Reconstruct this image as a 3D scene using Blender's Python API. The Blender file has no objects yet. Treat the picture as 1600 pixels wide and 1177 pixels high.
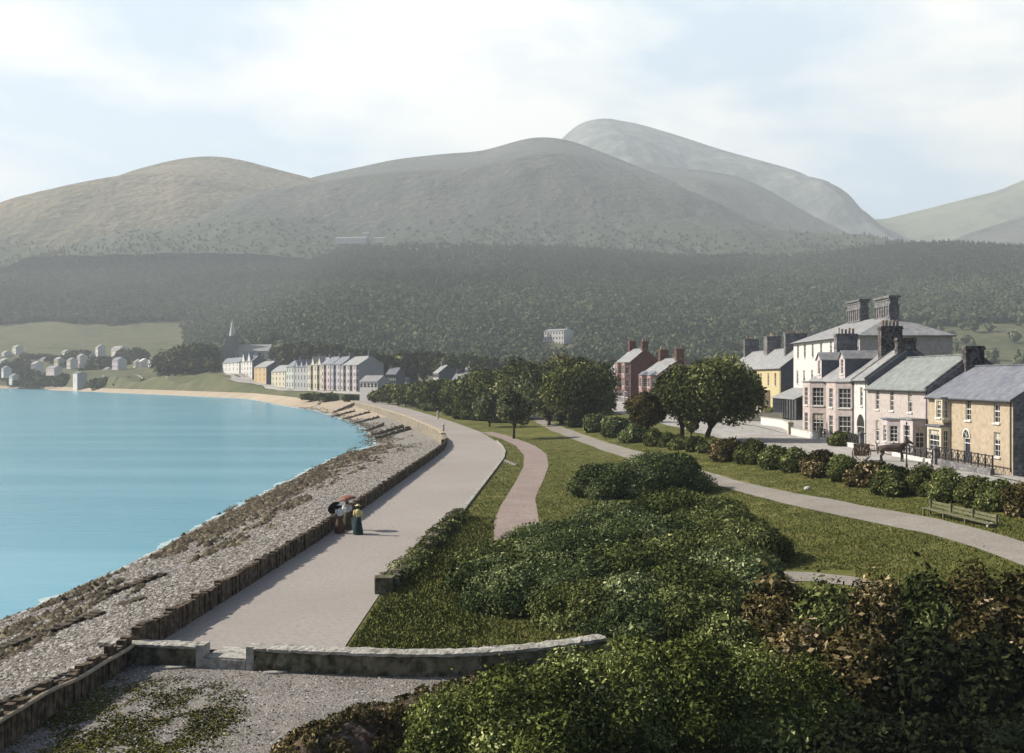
import bpy, math, random
import numpy as np
from mathutils import Vector
PI = math.pi
R = math.radians
scene = bpy.context.scene
col = scene.collection
random.seed(7)
rng = np.random.default_rng(11)

# ------------------------------------------------------------------ camera, sky, sun, exposure
FPX, W0, H0, HOR = 1716.0, 1600.0, 1177.0, 590.0
CAMZ = 9.2
cd = bpy.data.cameras.new('camera')
cam = bpy.data.objects.new('camera', cd)
col.objects.link(cam)
cam.location = (0, 0, CAMZ)
cam.rotation_euler = (PI/2, 0, 0)
cd.sensor_width = 36
cd.lens = 36*FPX/W0
cd.shift_y = -(H0/2-HOR)/W0
cd.clip_start = 0.5
cd.clip_end = 20000
scene.camera = cam
SUN_EL, SUN_AZ = 36.0, -77.0           # azimuth clockwise from +Y
world = bpy.data.worlds.new('World')
scene.world = world
world.use_nodes = True
wn = world.node_tree.nodes; wl = world.node_tree.links
wn.clear()
wo = wn.new('ShaderNodeOutputWorld'); bg = wn.new('ShaderNodeBackground')
sky = wn.new('ShaderNodeTexSky'); sky.sky_type = 'NISHITA'; sky.sun_disc = False
sky.sun_elevation = R(SUN_EL); sky.sun_rotation = R(SUN_AZ); sky.dust_density = 2.0; sky.air_density = 1.0
tc = wn.new('ShaderNodeTexCoord'); mp = wn.new('ShaderNodeMapping'); mp.inputs['Scale'].default_value = (1.0, 1.0, 3.0)
mp.inputs['Location'].default_value = (3.1, 0.4, 0.25)
nz = wn.new('ShaderNodeTexNoise'); nz.inputs['Scale'].default_value = 3.1; nz.inputs['Detail'].default_value = 9; nz.inputs['Roughness'].default_value = .56
nz.inputs['Distortion'].default_value = .25
cr = wn.new('ShaderNodeValToRGB'); cr.color_ramp.elements[0].position = .40; cr.color_ramp.elements[1].position = .58
cr.color_ramp.elements[0].color = (.0, .0, .0, 1)
mx = wn.new('ShaderNodeMixRGB')
mx.inputs['Color2'].default_value = (11.6, 11.5, 10.8, 1)
wl.new(tc.outputs['Generated'], mp.inputs['Vector']); wl.new(mp.outputs[0], nz.inputs['Vector'])
wl.new(nz.outputs['Fac'], cr.inputs[0])
sx_ = wn.new('ShaderNodeSeparateXYZ'); wl.new(tc.outputs['Generated'], sx_.inputs[0])
mr_ = wn.new('ShaderNodeMapRange'); mr_.inputs['From Min'].default_value = .33; mr_.inputs['From Max'].default_value = .42; mr_.inputs['To Min'].default_value = 1; mr_.inputs['To Max'].default_value = 0
wl.new(sx_.outputs['Z'], mr_.inputs['Value'])
mf_ = wn.new('ShaderNodeMapRange'); mf_.inputs['From Min'].default_value = -.1; mf_.inputs['From Max'].default_value = .45; wl.new(sx_.outputs['Y'], mf_.inputs['Value'])
mc_ = wn.new('ShaderNodeMath'); mc_.operation = 'MULTIPLY'; wl.new(mr_.outputs[0], mc_.inputs[0]); wl.new(mf_.outputs[0], mc_.inputs[1]); mr_ = mc_
mu_ = wn.new('ShaderNodeMath'); mu_.operation = 'MULTIPLY'; wl.new(cr.outputs[0], mu_.inputs[0]); wl.new(mr_.outputs[0], mu_.inputs[1]); wl.new(mu_.outputs[0], mx.inputs['Fac'])
m0 = wn.new('ShaderNodeMixRGB'); m0.inputs['Color2'].default_value = (6.9, 8.6, 10.2, 1)
m1 = wn.new('ShaderNodeMath'); m1.operation = 'MULTIPLY'; m1.inputs[1].default_value = .9; wl.new(mr_.outputs[0], m1.inputs[0]); wl.new(m1.outputs[0], m0.inputs['Fac'])
wl.new(sky.outputs[0], m0.inputs['Color1']); wl.new(m0.outputs[0], mx.inputs['Color1']); wl.new(mx.outputs[0], bg.inputs['Color'])
bg.inputs['Strength'].default_value = .06
wl.new(bg.outputs[0], wo.inputs['Surface'])
sd = bpy.data.lights.new('sun', 'SUN'); sd.energy = 5.0; sd.angle = R(1.0); sd.color = (1, .93, .80)
sun = bpy.data.objects.new('sun', sd); col.objects.link(sun)
_d = Vector((math.sin(R(SUN_AZ))*math.cos(R(SUN_EL)), math.cos(R(SUN_AZ))*math.cos(R(SUN_EL)), math.sin(R(SUN_EL))))
sun.rotation_euler = _d.to_track_quat('Z', 'Y').to_euler()
scene.view_settings.view_transform = 'Standard'
scene.view_settings.look = 'None'
scene.view_settings.exposure = 1.0
scene.view_settings.gamma = 1.0

# ------------------------------------------------------------------ materials
def mat(name, c1, c2=None, scale=1.0, rough=.8, bump=0.0, bscale=None, spec=.3, c3=None, s2=None, detail=6, brick=None, stretch=None, lo=.35, hi=.65, bdist=.1):
    m = bpy.data.materials.new(name); m.use_nodes = True
    n = m.node_tree.nodes; l = m.node_tree.links
    p = n['Principled BSDF']; p.inputs['Roughness'].default_value = rough
    p.inputs['Specular IOR Level'].default_value = spec
    c2 = c2 or c1
    t = n.new('ShaderNodeTexCoord'); src = t.outputs['Object']
    if stretch:
        mpn = n.new('ShaderNodeMapping'); mpn.inputs['Scale'].default_value = stretch
        l.new(src, mpn.inputs['Vector']); src = mpn.outputs[0]
    a = n.new('ShaderNodeTexNoise'); a.inputs['Scale'].default_value = scale; a.inputs['Detail'].default_value = detail; a.inputs['Roughness'].default_value = .65
    l.new(src, a.inputs['Vector'])
    r = n.new('ShaderNodeValToRGB'); r.color_ramp.elements[0].position = lo; r.color_ramp.elements[1].position = hi
    r.color_ramp.elements[0].color = (*c1, 1); r.color_ramp.elements[1].color = (*c2, 1)
    l.new(a.outputs['Fac'], r.inputs[0]); out = r.outputs[0]
    if c3:
        b = n.new('ShaderNodeTexNoise'); b.inputs['Scale'].default_value = s2 or scale*6; b.inputs['Detail'].default_value = 4
        l.new(t.outputs['Object'], b.inputs['Vector'])
        r2 = n.new('ShaderNodeValToRGB'); r2.color_ramp.elements[0].position = .45; r2.color_ramp.elements[1].position = .68
        l.new(b.outputs['Fac'], r2.inputs[0])
        mm = n.new('ShaderNodeMixRGB'); mm.inputs['Color2'].default_value = (*c3, 1)
        l.new(r2.outputs[0], mm.inputs['Fac']); l.new(out, mm.inputs['Color1']); out = mm.outputs[0]
    if brick:
        bw, bh, dark = brick
        bt = n.new('ShaderNodeTexBrick'); bt.inputs['Scale'].default_value = 1.0
        bt.inputs['Brick Width'].default_value = bw; bt.inputs['Row Height'].default_value = bh
        bt.inputs['Mortar Size'].default_value = bh*.07; bt.inputs['Bias'].default_value = 0
        bt.inputs['Color1'].default_value = (1, 1, 1, 1); bt.inputs['Color2'].default_value = (.78, .78, .78, 1)
        bt.inputs['Mortar'].default_value = (dark, dark, dark, 1)
        uv = n.new('ShaderNodeUVMap'); l.new(uv.outputs[0], bt.inputs['Vector'])
        mu = n.new('ShaderNodeMixRGB'); mu.blend_type = 'MULTIPLY'; mu.inputs['Fac'].default_value = 1
        l.new(out, mu.inputs['Color1']); l.new(bt.outputs['Color'], mu.inputs['Color2']); out = mu.outputs[0]
    l.new(out, p.inputs['Base Color'])
    if bump:
        bn = n.new('ShaderNodeTexNoise'); bn.inputs['Scale'].default_value = bscale or scale*4; bn.inputs['Detail'].default_value = 5
        l.new(src, bn.inputs['Vector'])
        bb = n.new('ShaderNodeBump'); bb.inputs['Strength'].default_value = bump; bb.inputs['Distance'].default_value = bdist
        l.new(bn.outputs['Fac'], bb.inputs['Height']); l.new(bb.outputs[0], p.inputs['Normal'])
    return m
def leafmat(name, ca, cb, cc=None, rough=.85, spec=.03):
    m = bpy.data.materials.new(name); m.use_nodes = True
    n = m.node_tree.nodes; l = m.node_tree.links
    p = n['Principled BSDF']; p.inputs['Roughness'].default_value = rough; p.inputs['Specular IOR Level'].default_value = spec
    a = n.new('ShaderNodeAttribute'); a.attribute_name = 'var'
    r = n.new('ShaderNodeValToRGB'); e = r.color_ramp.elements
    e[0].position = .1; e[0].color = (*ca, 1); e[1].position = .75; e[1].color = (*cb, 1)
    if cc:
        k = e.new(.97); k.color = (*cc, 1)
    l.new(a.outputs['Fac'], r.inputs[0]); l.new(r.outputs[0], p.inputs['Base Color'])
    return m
M = {}
M['grass'] = mat('grass', (.050, .058, .012), (.115, .118, .030), .09, .9, .6, 2.2, .1, (.15, .14, .045), .55, lo=.3, hi=.7, bdist=.15)
M['town_grass'] = mat('town grass', (.055, .068, .032), (.10, .108, .052), .02, .9, .5, .3, .1, (.12, .11, .065), .09)
M['path'] = mat('path gravel', (.215, .19, .165), (.28, .255, .225), .35, .95, .5, 12, .1, (.19, .175, .16), 6.0)
M['prom'] = mat('promenade gravel', (.265, .238, .220), (.315, .288, .268), .05, .95, .1, 25, .1, (.24, .215, .198), 5)
M['pink_path'] = mat('pink path gravel', (.235, .185, .165), (.285, .235, .212), .3, .95, .3, 12, .1, (.19, .145, .13), 5.0)
M['road'] = mat('dusty road', (.29, .275, .26), (.40, .385, .37), .12, .95, .4, 6, .1, (.24, .225, .21), 1.4)
M['gravel'] = mat('rough gravel', (.10, .09, .08), (.225, .205, .19), .7, .95, .5, 22, .1, (.28, .26, .24), 16.0)
M['shingle'] = mat('shingle', (.11, .095, .08), (.25, .23, .21), 1.2, .9, 1.0, 5, .15, (.30, .28, .26), 3.5)
M['sand'] = mat('sand', (.32, .255, .19), (.40, .33, .25), .08, .95, .3, 2, .1, (.34, .29, .23), .4)
M['stone'] = mat('sea wall stone', (.19, .165, .125), (.31, .275, .22), .5, .9, .7, 3, .15, (.16, .14, .10), 1.8, brick=(1.4, .5, .6))
M['oldstone'] = mat('mossy stone', (.07, .065, .04), (.22, .20, .14), 1.8, .95, 1.0, 7, .1, (.04, .035, .02), 2.6)
M['coping'] = mat('lime coping', (.28, .265, .235), (.42, .40, .37), 1.1, .9, .7, 9, .2, (.17, .16, .13), 3.0)
M['timber'] = mat('weathered timber', (.022, .015, .010), (.085, .056, .035), 2.0, .9, .8, 9, .2, (.15, .12, .085), 4.0, stretch=(1, 1, .25))
M['palewood'] = mat('pale wood', (.24, .19, .13), (.38, .32, .24), 2.0, .85, .5, 12)
M['benchwood'] = mat('bench wood', (.085, .085, .045), (.16, .155, .095), 3.0, .8, .5, 12)
M['seaweed'] = mat('seaweed', (.02, .016, .01), (.09, .065, .035), 2.0, .7, .8, 12)
M['bark'] = mat('bark', (.02, .015, .012), (.06, .045, .035), 3.0, .95, .9, 10)
M['earth'] = mat('dark earth', (.03, .018, .012), (.075, .05, .035), 1.5, .95, 1.0, 6, .1, (.13, .10, .08), 4.0)
M['foot'] = mat('hill ground', (.05, .055, .03), (.09, .09, .05), .01, .95)
M['iron'] = mat('iron', (.012, .012, .012), (.03, .03, .03), 5, .6)
M['white'] = mat('white paint', (.50, .49, .46), (.60, .59, .56), 1.2, .7, .2, 8)
M['glass'] = mat('window glass', (.012, .014, .018), (.035, .04, .05), .6, .3, spec=.35)
M['door'] = mat('dark door', (.02, .025, .04), (.035, .04, .06), 2, .5)
M['farglass'] = mat('far window glass', (.016, .018, .022), (.03, .034, .04), .6, .7, spec=.2)
M['pot'] = mat('clay pot', (.20, .13, .09), (.32, .22, .16), 3, .9)
M['soot'] = mat('sooty brick', (.045, .04, .04), (.11, .10, .10), 1.5, .95, .7, 8, .1, (.20, .18, .18), 3.0, brick=(.5, .18, .6))
M['chimbrick'] = mat('red chimney brick', (.11, .05, .04), (.17, .085, .065), 1.5, .95, .5, 8, brick=(.5, .18, .6))
M['rubble'] = mat('grey rubble', (.13, .125, .135), (.26, .25, .26), 1.0, .95, .8, 5, .1, (.10, .10, .10), 3.0, brick=(.8, .3, .7))
M['slate'] = mat('blue slate', (.12, .13, .165), (.18, .19, .225), .5, .6, .3, 6, .3, (.21, .215, .24), 1.5, brick=(.5, .3, .72))
M['greenslate'] = mat('green grey slate', (.20, .22, .21), (.27, .29, .28), .5, .6, .3, 6, .3, (.16, .18, .18), 1.5, brick=(.5, .3, .76))
M['paleslate'] = mat('pale slate', (.25, .245, .245), (.33, .33, .33), .4, .6, .3, 6, .3, (.20, .205, .22), 1.2, brick=(.5, .3, .78))
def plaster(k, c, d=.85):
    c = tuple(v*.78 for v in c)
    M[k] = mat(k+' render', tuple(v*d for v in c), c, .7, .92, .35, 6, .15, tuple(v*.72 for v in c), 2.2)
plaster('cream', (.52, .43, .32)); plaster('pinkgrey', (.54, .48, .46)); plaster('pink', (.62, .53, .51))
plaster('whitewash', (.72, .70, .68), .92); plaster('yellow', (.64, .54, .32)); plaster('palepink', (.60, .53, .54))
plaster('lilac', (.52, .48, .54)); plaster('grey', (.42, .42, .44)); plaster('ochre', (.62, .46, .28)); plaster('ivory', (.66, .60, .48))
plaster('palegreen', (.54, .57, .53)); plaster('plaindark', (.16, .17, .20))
M['redbrick'] = mat('red brick', (.16, .075, .06), (.22, .11, .09), .8, .95, .4, 5, .1, (.17, .07, .06), 2.0, brick=(.5, .2, .65))
M['pinkbrick'] = mat('pink brick', (.33, .21, .20), (.42, .29, .27), .8, .95, .4, 5, .1, (.25, .14, .13), 2.0, brick=(.5, .2, .7))
L = {}
L['hedge'] = leafmat('highlight painted hedge leaves', (.016, .024, .006), (.165, .19, .048), (.50, .52, .24))  # palest random leaves are highlights painted into the colour
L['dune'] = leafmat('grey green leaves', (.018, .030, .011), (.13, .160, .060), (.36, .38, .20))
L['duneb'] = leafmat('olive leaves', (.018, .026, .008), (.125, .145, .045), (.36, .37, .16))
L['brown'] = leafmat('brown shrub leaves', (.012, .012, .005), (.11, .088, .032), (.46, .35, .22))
L['deep'] = leafmat('shade darkened leaves', (.006, .010, .005), (.018, .022, .009), (.05, .055, .022))  # near-black colour paints in the shade of the lower right shrubs
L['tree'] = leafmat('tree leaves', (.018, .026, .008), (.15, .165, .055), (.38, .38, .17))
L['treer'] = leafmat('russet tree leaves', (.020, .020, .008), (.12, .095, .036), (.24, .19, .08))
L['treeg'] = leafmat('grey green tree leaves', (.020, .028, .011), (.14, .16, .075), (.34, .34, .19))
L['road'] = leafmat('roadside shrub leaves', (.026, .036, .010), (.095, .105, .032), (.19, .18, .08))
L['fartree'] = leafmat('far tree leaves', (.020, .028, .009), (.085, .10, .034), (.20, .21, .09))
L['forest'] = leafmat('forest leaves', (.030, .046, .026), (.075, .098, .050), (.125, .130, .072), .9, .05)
L['grassblade'] = leafmat('grass blades', (.058, .070, .014), (.135, .140, .042), (.22, .20, .085), .9, .1)
L['weed'] = leafmat('weeds', (.020, .022, .006), (.15, .145, .03), (.38, .36, .17), .8)
L['pebble'] = leafmat('pebbles', (.05, .042, .035), (.24, .22, .20), (.42, .40, .38), .85, .2)
L['weedrock'] = leafmat('weed covered rocks', (.02, .016, .010), (.08, .062, .036), (.19, .16, .11), .8, .2)

# ------------------------------------------------------------------ mesh helpers
def tag(o, label=None, cat=None, group=None, kind=None):
    if label: o['label'] = label
    if cat: o['category'] = cat
    if group: o['group'] = group
    if kind: o['kind'] = kind
    return o
def empty(name, loc, rz=0.0):
    o = bpy.data.objects.new(name, None); col.objects.link(o)
    o.location = loc; o.rotation_euler = (0, 0, rz); o.empty_display_size = .5
    return o
def mesh_np(name, verts, quads=None, tris=None, m=None, parent=None, loc=(0, 0, 0), rz=0.0, var=None, smooth=False):
    me = bpy.data.meshes.new(name)
    verts = np.asarray(verts, dtype=np.float32)
    idx = []; starts = []; k = 0
    if quads is not None and len(quads):
        q = np.asarray(quads, dtype=np.int32); idx.append(q.ravel()); starts.append(np.arange(len(q))*4); k = len(q)*4
    if tris is not None and len(tris):
        t = np.asarray(tris, dtype=np.int32); idx.append(t.ravel()); starts.append(k+np.arange(len(t))*3)
    idx = np.concatenate(idx); starts = np.concatenate(starts)
    me.vertices.add(len(verts)); me.vertices.foreach_set('co', verts.ravel())
    me.loops.add(len(idx)); me.loops.foreach_set('vertex_index', idx.astype(np.int32))
    me.polygons.add(len(starts)); me.polygons.foreach_set('loop_start', starts.astype(np.int32))
    if smooth: me.polygons.foreach_set('use_smooth', np.ones(len(starts), dtype=bool))
    me.update(calc_edges=True)
    if var is not None:
        at = me.attributes.new('var', 'FLOAT', 'POINT'); at.data.foreach_set('value', np.asarray(var, dtype=np.float32))
    if m: me.materials.append(m)
    o = bpy.data.objects.new(name, me); col.objects.link(o)
    o.location = loc; o.rotation_euler = (0, 0, rz)
    if parent: o.parent = parent
    return o
class MB:
    def __init__(s): s.v = []; s.f = []; s.mi = []
    def face(s, pts, mi=0):
        i = len(s.v); s.v += [tuple(p) for p in pts]; s.f.append(tuple(range(i, i+len(pts)))); s.mi.append(mi)
    def box(s, x0, x1, y0, y1, z0, z1, mi=0):
        i = len(s.v)
        s.v += [(x0, y0, z0), (x1, y0, z0), (x1, y1, z0), (x0, y1, z0), (x0, y0, z1), (x1, y0, z1), (x1, y1, z1), (x0, y1, z1)]
        for q in ((0, 3, 2, 1), (4, 5, 6, 7), (0, 1, 5, 4), (1, 2, 6, 5), (2, 3, 7, 6), (3, 0, 4, 7)):
            s.f.append(tuple(i+k for k in q)); s.mi.append(mi)
    def obox(s, c, u, v, w, mi=0):       # centre + three half-extent vectors
        c, u, v, w = map(Vector, (c, u, v, w)); i = len(s.v)
        for a, b, d in ((-1, -1, -1), (1, -1, -1), (1, 1, -1), (-1, 1, -1), (-1, -1, 1), (1, -1, 1), (1, 1, 1), (-1, 1, 1)):
            s.v.append(tuple(c+u*a+v*b+w*d))
        for q in ((0, 3, 2, 1), (4, 5, 6, 7), (0, 1, 5, 4), (1, 2, 6, 5), (2, 3, 7, 6), (3, 0, 4, 7)):
            s.f.append(tuple(i+k for k in q)); s.mi.append(mi)
    def bar(s, a, b, r, r2=None, mi=0, n=8):
        s.tube([a, b], [r, r if r2 is None else r2], n, mi)
    def tube(s, pts, rs, n=8, mi=0):
        pts = [Vector(p) for p in pts]; rings = []
        for k, p in enumerate(pts):
            d = (pts[min(k+1, len(pts)-1)]-pts[max(k-1, 0)]).normalized()
            a = d.cross(Vector((0, 0, 1)) if abs(d.z) < .9 else Vector((1, 0, 0))).normalized(); b = d.cross(a)
            i = len(s.v)
            for j in range(n):
                t = 2*PI*j/n; s.v.append(tuple(p+(a*math.cos(t)+b*math.sin(t))*rs[k]))
            rings.append(i)
        for k in range(len(pts)-1):
            for j in range(n):
                a0, b0 = rings[k]+j, rings[k]+(j+1) % n
                s.f.append((a0, b0, b0-rings[k]+rings[k+1], a0-rings[k]+rings[k+1])); s.mi.append(mi)
        s.f.append(tuple(rings[0]+j for j in reversed(range(n)))); s.mi.append(mi)
        s.f.append(tuple(rings[-1]+j for j in range(n))); s.mi.append(mi)
    def lathe(s, prof, c=(0, 0), n=16, mi=0, sx=1, sy=1):
        i0 = len(s.v)
        for r, z in prof:
            for j in range(n):
                t = 2*PI*j/n; s.v.append((c[0]+r*sx*math.cos(t), c[1]+r*sy*math.sin(t), z))
        for k in range(len(prof)-1):
            for j in range(n):
                a = i0+k*n+j; b = i0+k*n+(j+1) % n
                s.f.append((a, b, b+n, a+n)); s.mi.append(mi)
        s.f.append(tuple(i0+j for j in reversed(range(n)))); s.mi.append(mi)
        s.f.append(tuple(i0+(len(prof)-1)*n+j for j in range(n))); s.mi.append(mi)
    def build(s, name, mats, parent=None, loc=(0, 0, 0), rz=0.0, smooth=False):
        me = bpy.data.meshes.new(name); me.from_pydata(s.v, [], s.f)
        if not isinstance(mats, (list, tuple)): mats = [mats]
        for m in mats: me.materials.append(m)
        me.polygons.foreach_set('material_index', s.mi)
        if smooth: me.polygons.foreach_set('use_smooth', [True]*len(s.f))
        uv = me.uv_layers.new(name='UVMap')
        data = []
        for p in me.polygons:
            nn = p.normal
            if abs(nn.z) > .98: t = Vector((1, 0, 0))
            else: t = Vector((0, 0, 1)).cross(nn).normalized()
            b = nn.cross(t)
            for vi in p.vertices:
                co = me.vertices[vi].co; data += [co.dot(t), co.dot(b)]
        uv.data.foreach_set('uv', data)
        me.update()
        o = bpy.data.objects.new(name, me); col.objects.link(o)
        o.location = loc; o.rotation_euler = (0, 0, rz)
        if parent: o.parent = parent
        return o

# ------------------------------------------------------------------ noise + terrain
def vnoise(x, y, seed=0):
    xi = np.floor(x).astype(np.int64); yi = np.floor(y).astype(np.int64)
    fx = x-xi; fy = y-yi; fx = fx*fx*(3-2*fx); fy = fy*fy*(3-2*fy)
    def h(a, b):
        n = (a*374761393+b*668265263+seed*1442695041) & 0x7fffffff
        n = ((n ^ (n >> 13))*1274126177) & 0x7fffffff
        n = n ^ (n >> 16)
        return (n & 0xffff)/65535.0
    return (h(xi, yi)*(1-fx)+h(xi+1, yi)*fx)*(1-fy)+(h(xi, yi+1)*(1-fx)+h(xi+1, yi+1)*fx)*fy
def fbm(x, y, o=4, seed=0):
    a = 0; w = .5; x = np.asarray(x, float); y = np.asarray(y, float)
    for k in range(o):
        a = a+w*vnoise(x, y, seed+k*17); x = x*2.03+11.3; y = y*2.03-7.1; w *= .5
    return a/(1-.5**o)-.5
def ss(a, b, x):
    t = np.clip((np.asarray(x, float)-a)/(b-a), 0, 1); return t*t*(3-2*t)
SEA = -2.4
SH_Y = [20, 50, 67, 108, 170, 211, 268, 365, 420, 497, 595, 750, 900, 1000, 1105, 1157, 1250, 1320]
SH_X = [-24, -23, -22.4, -24, -26.3, -29.6, -40, -68, -84, -107, -141, -242, -348, -420, -470, -539, -730, -1500]
def xs(y): return np.interp(y, SH_Y, SH_X)
# seaward edge of the promenade
PW = [(20, -14.6), (28, -14.1), (38.5, -12.3), (60.7, -11), (87.7, -10.2), (125, -9.0), (140, -8.7), (158, -9.3), (175, -10.6), (192.5, -12.6), (254, -23.7), (336, -41), (400, -56), (430, -63), (470, -91), (520, -109), (612, -144), (750, -234), (900, -340), (1000, -406), (1105, -456), (1157, -525), (1250, -716), (1320, -1480)]
def xw(y): return np.interp(y, [p[0] for p in PW], [p[1] for p in PW])
PR = [(37.6, -5.7), (46.4, -5.6), (60, -4.6), (73.4, -3.6), (95.7, -2.5), (112, -1.7), (125, -1.1), (137, -1.0), (148, -1.5), (158, -2.3), (186, -5.4), (235.6, -13.7), (316, -29), (395, -46), (430, -56)]
def xp(y): return np.interp(y, [p[0] for p in PR], [p[1] for p in PR])
def P3(px, py, Y): return ((px-800)/FPX*Y, Y, CAMZ-(py-HOR)/FPX*Y)
CTRL = [P3(*a) for a in [(590, 612, 472), (561, 612, 470), (505, 610, 535), (447, 606, 594), (411, 597, 650), (376, 585, 710), (345, 581, 780), (640, 613, 430), (700, 612, 430), (760, 615, 440), (850, 612, 440), (950, 610, 440), (1100, 605, 440), (1400, 600, 450), (1800, 600, 450),
  (600, 600, 560), (700, 590, 620), (850, 580, 680), (1100, 575, 680), (1500, 570, 680), (1900, 570, 680), (420, 575, 820), (500, 580, 720), (357, 567, 880),
  (450, 610, 572), (400, 604, 640), (300, 600, 760), (250, 598, 850), (300, 588, 820), (330, 577, 860), (230, 574, 1010), (180, 578, 1010), (200, 590, 950), (130, 602, 945), (80, 602, 1110), (30, 600, 1150), (-50, 598, 1230), (80, 583, 1160), (110, 577, 1170), (20, 573, 1200), (165, 557, 1230), (200, 552, 1240), (-100, 575, 1250), (-300, 575, 1300), (30, 552, 1290), (280, 560, 1100), (260, 572, 1000), (340, 562, 960)]]
CT = np.array(CTRL)
TOPP = [(-500, 420), (-100, 412), (0, 408), (200, 398), (400, 388), (560, 380), (700, 378), (900, 384), (1050, 397), (1150, 402), (1240, 399), (1320, 389), (1400, 380), (1480, 377), (1560, 381), (1620, 385), (2100, 400)]
def slope(x, y):
    k = 1-ss(-420, -150, x)
    Ys = 760+k*490; Yt = 1900+k*300
    px = 800+x*FPX/np.maximum(y, Yt*.75)
    pxt = 800+x*FPX/Yt
    zt = CAMZ+(HOR-np.interp(pxt, [p[0] for p in TOPP], [p[1] for p in TOPP])-6)*Yt/FPX
    zb = 12+k*20
    t = (y-Ys)/(Yt-Ys)
    g = np.where(t < 1, np.abs(np.clip(t, 0, 1))**1.1, 1+(t-1)*.05)
    return zb+(zt-zb)*g + ss(.02, .3, t)*(1-ss(.7, 1, t))*16*fbm(x/170, y/170, 3, 3), Ys
def far(x, y):
    x = np.asarray(x, float); y = np.asarray(y, float)
    num = np.zeros(np.broadcast(x, y).shape); den = num.copy()
    for cx, cy, cz in CT:
        w = 1/((x-cx)**2+(.8*(y-cy))**2+120)**1.8
        num = num+w*cz; den = den+w
    z = num/den
    s, Ys = slope(x, y)
    k = ss(-110, 40, y-Ys)
    z = z*(1-k)+s*k
    q = ss(425, 475, y); e = x-(xw(y)*q+(xp(np.minimum(y, 430))+1)*(1-q))     # ease down to the beach top
    b = np.interp(y, [330, 400, 440, 500], [0, .1, .3, .5])
    return b+(z-b)*ss(0, 11, e)
def near(x, y):
    x = np.asarray(x, float); y = np.asarray(y, float)
    a = 1.6*ss(6, 31, x+(y-80)*.045)+1.5*ss(200, 290, y)*ss(14, 29, x)
    a = a+.12*ss(1, 6, x-xp(y))*fbm(x/5, y/7, 3, 9)*4*.5
    a = a+.35*ss(0, 12, x)*(1-ss(50, 70, y))*ss(36, 42, y)
    f = 1-ss(-.12, .12, y-np.interp(x, [-13.75, -12, -10.35, -8.35, -6.9, -5.2, -3.6, -2.2, -.6, 1.0, 2.4, 3.6], [36.9, 36.6, 36.35, 35.95, 35.7, 35.4, 35.2, 35.2, 35.5, 36.1, 36.9, 37.8]))
    a = a*(1-f)+f*(-.36-1.1*ss(0, 5, x))
    return np.where(x < xp(y)+.5, np.where(f < .5, 0.0, a), a)
def T(x, y):
    k = ss(330, 428, y)
    return near(x, y)*(1-k)+far(x, y)*k
def gp(px, py):
    Y = np.geomspace(22, 3000, 6000)
    X = (px-800)/FPX*Y; Z = CAMZ-(py-HOR)/FPX*Y
    h = T(X, Y); ok = np.nonzero(Z <= h)[0]
    i = ok[0] if len(ok) else len(Y)-1
    return Vector((X[i], Y[i], float(h[i])))
def Tz(x, y): return float(T(np.array([float(x)]), np.array([float(y)]))[0])
def at(px, Y): return (px-800)/FPX*Y
def zat(py, Y): return CAMZ-(py-HOR)/FPX*Y

def grid(name, X, Y, Z, m, kind='structure', smooth=True):
    r, c = X.shape
    v = np.stack([X, Y, Z], -1).reshape(-1, 3)
    i = np.arange(r*c).reshape(r, c)
    q = np.stack([i[:-1, :-1], i[:-1, 1:], i[1:, 1:], i[1:, :-1]], -1).reshape(-1, 4)
    o = mesh_np(name, v, q, m=m, smooth=smooth); o['kind'] = kind
    return o
def ribbon(name, Lp, Rp, m, dz=.03, n=120, c=6, kind='structure'):
    def rs(p, n):
        p = np.array(p, float); d = np.r_[0, np.cumsum(np.hypot(*(p[1:]-p[:-1]).T))]; t = np.linspace(0, d[-1], n)
        return np.stack([np.interp(t, d, p[:, 0]), np.interp(t, d, p[:, 1])], -1)
    a = rs(Lp, n); b = rs(Rp, n)
    s = np.linspace(0, 1, c)[None, :, None]
    P = a[:, None]*(1-s)+b[:, None]*s
    return grid(name, P[..., 0], P[..., 1], T(P[..., 0], P[..., 1])+dz, m, kind)

# ground, beach, sea
yy = np.concatenate([np.arange(18, 34, .6), np.arange(34, 37, .12), np.arange(37, 110, .5), np.geomspace(110, 2700, 260)])
s = np.linspace(0, 1, 240)**1.35
XE = xw(yy)[:, None]; XM = (60+yy*.62)[:, None]
GX = XE+(XM-XE)*s[None, :]; GY = np.repeat(yy[:, None], len(s), 1)
i1 = int(np.searchsorted(yy, 330))
GZ = T(GX, GY)
grid('lawn', GX[:i1+1], GY[:i1+1], GZ[:i1+1], M['grass'])
grid('terrain', GX[i1:], GY[i1:], GZ[i1:], M['town_grass'])
def bz(y, u):
    top = np.interp(y, [0, 110, 150, 185, 390, 440, 500], [.42, .35, -.3, -1.7, -1.5, .3, .5])
    return (SEA-.5)+(top-SEA+.5)*np.clip(u, 0, 1)**.9
u = np.linspace(0, 1, 60)
def beach_piece(name, y0, y1, n, m):
    y = np.linspace(y0, y1, n)[:, None]; a = xs(y)-3; b = xw(y)+np.where(y < 36.6, (36.6-y)*.12, .0)
    X = a+(b-a)*u[None, :]; Yg = y+0*X
    Z = bz(y, u[None, :])+.22*fbm(X/2.2, Yg/5, 4, 5)*np.sin(PI*u)[None, :]
    grid(name, X, Yg, Z, m)
beach_piece('shingle_beach', 20, 300, 320, M['shingle'])
beach_piece('sand_beach', 300, 1320, 300, M['sand'])
wm = bpy.data.materials.new('sea water'); wm.use_nodes = True
n_ = wm.node_tree.nodes; l_ = wm.node_tree.links; p_ = n_['Principled BSDF']
p_.inputs['Roughness'].default_value = .22; p_.inputs['Specular IOR Level'].default_value = .4
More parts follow.
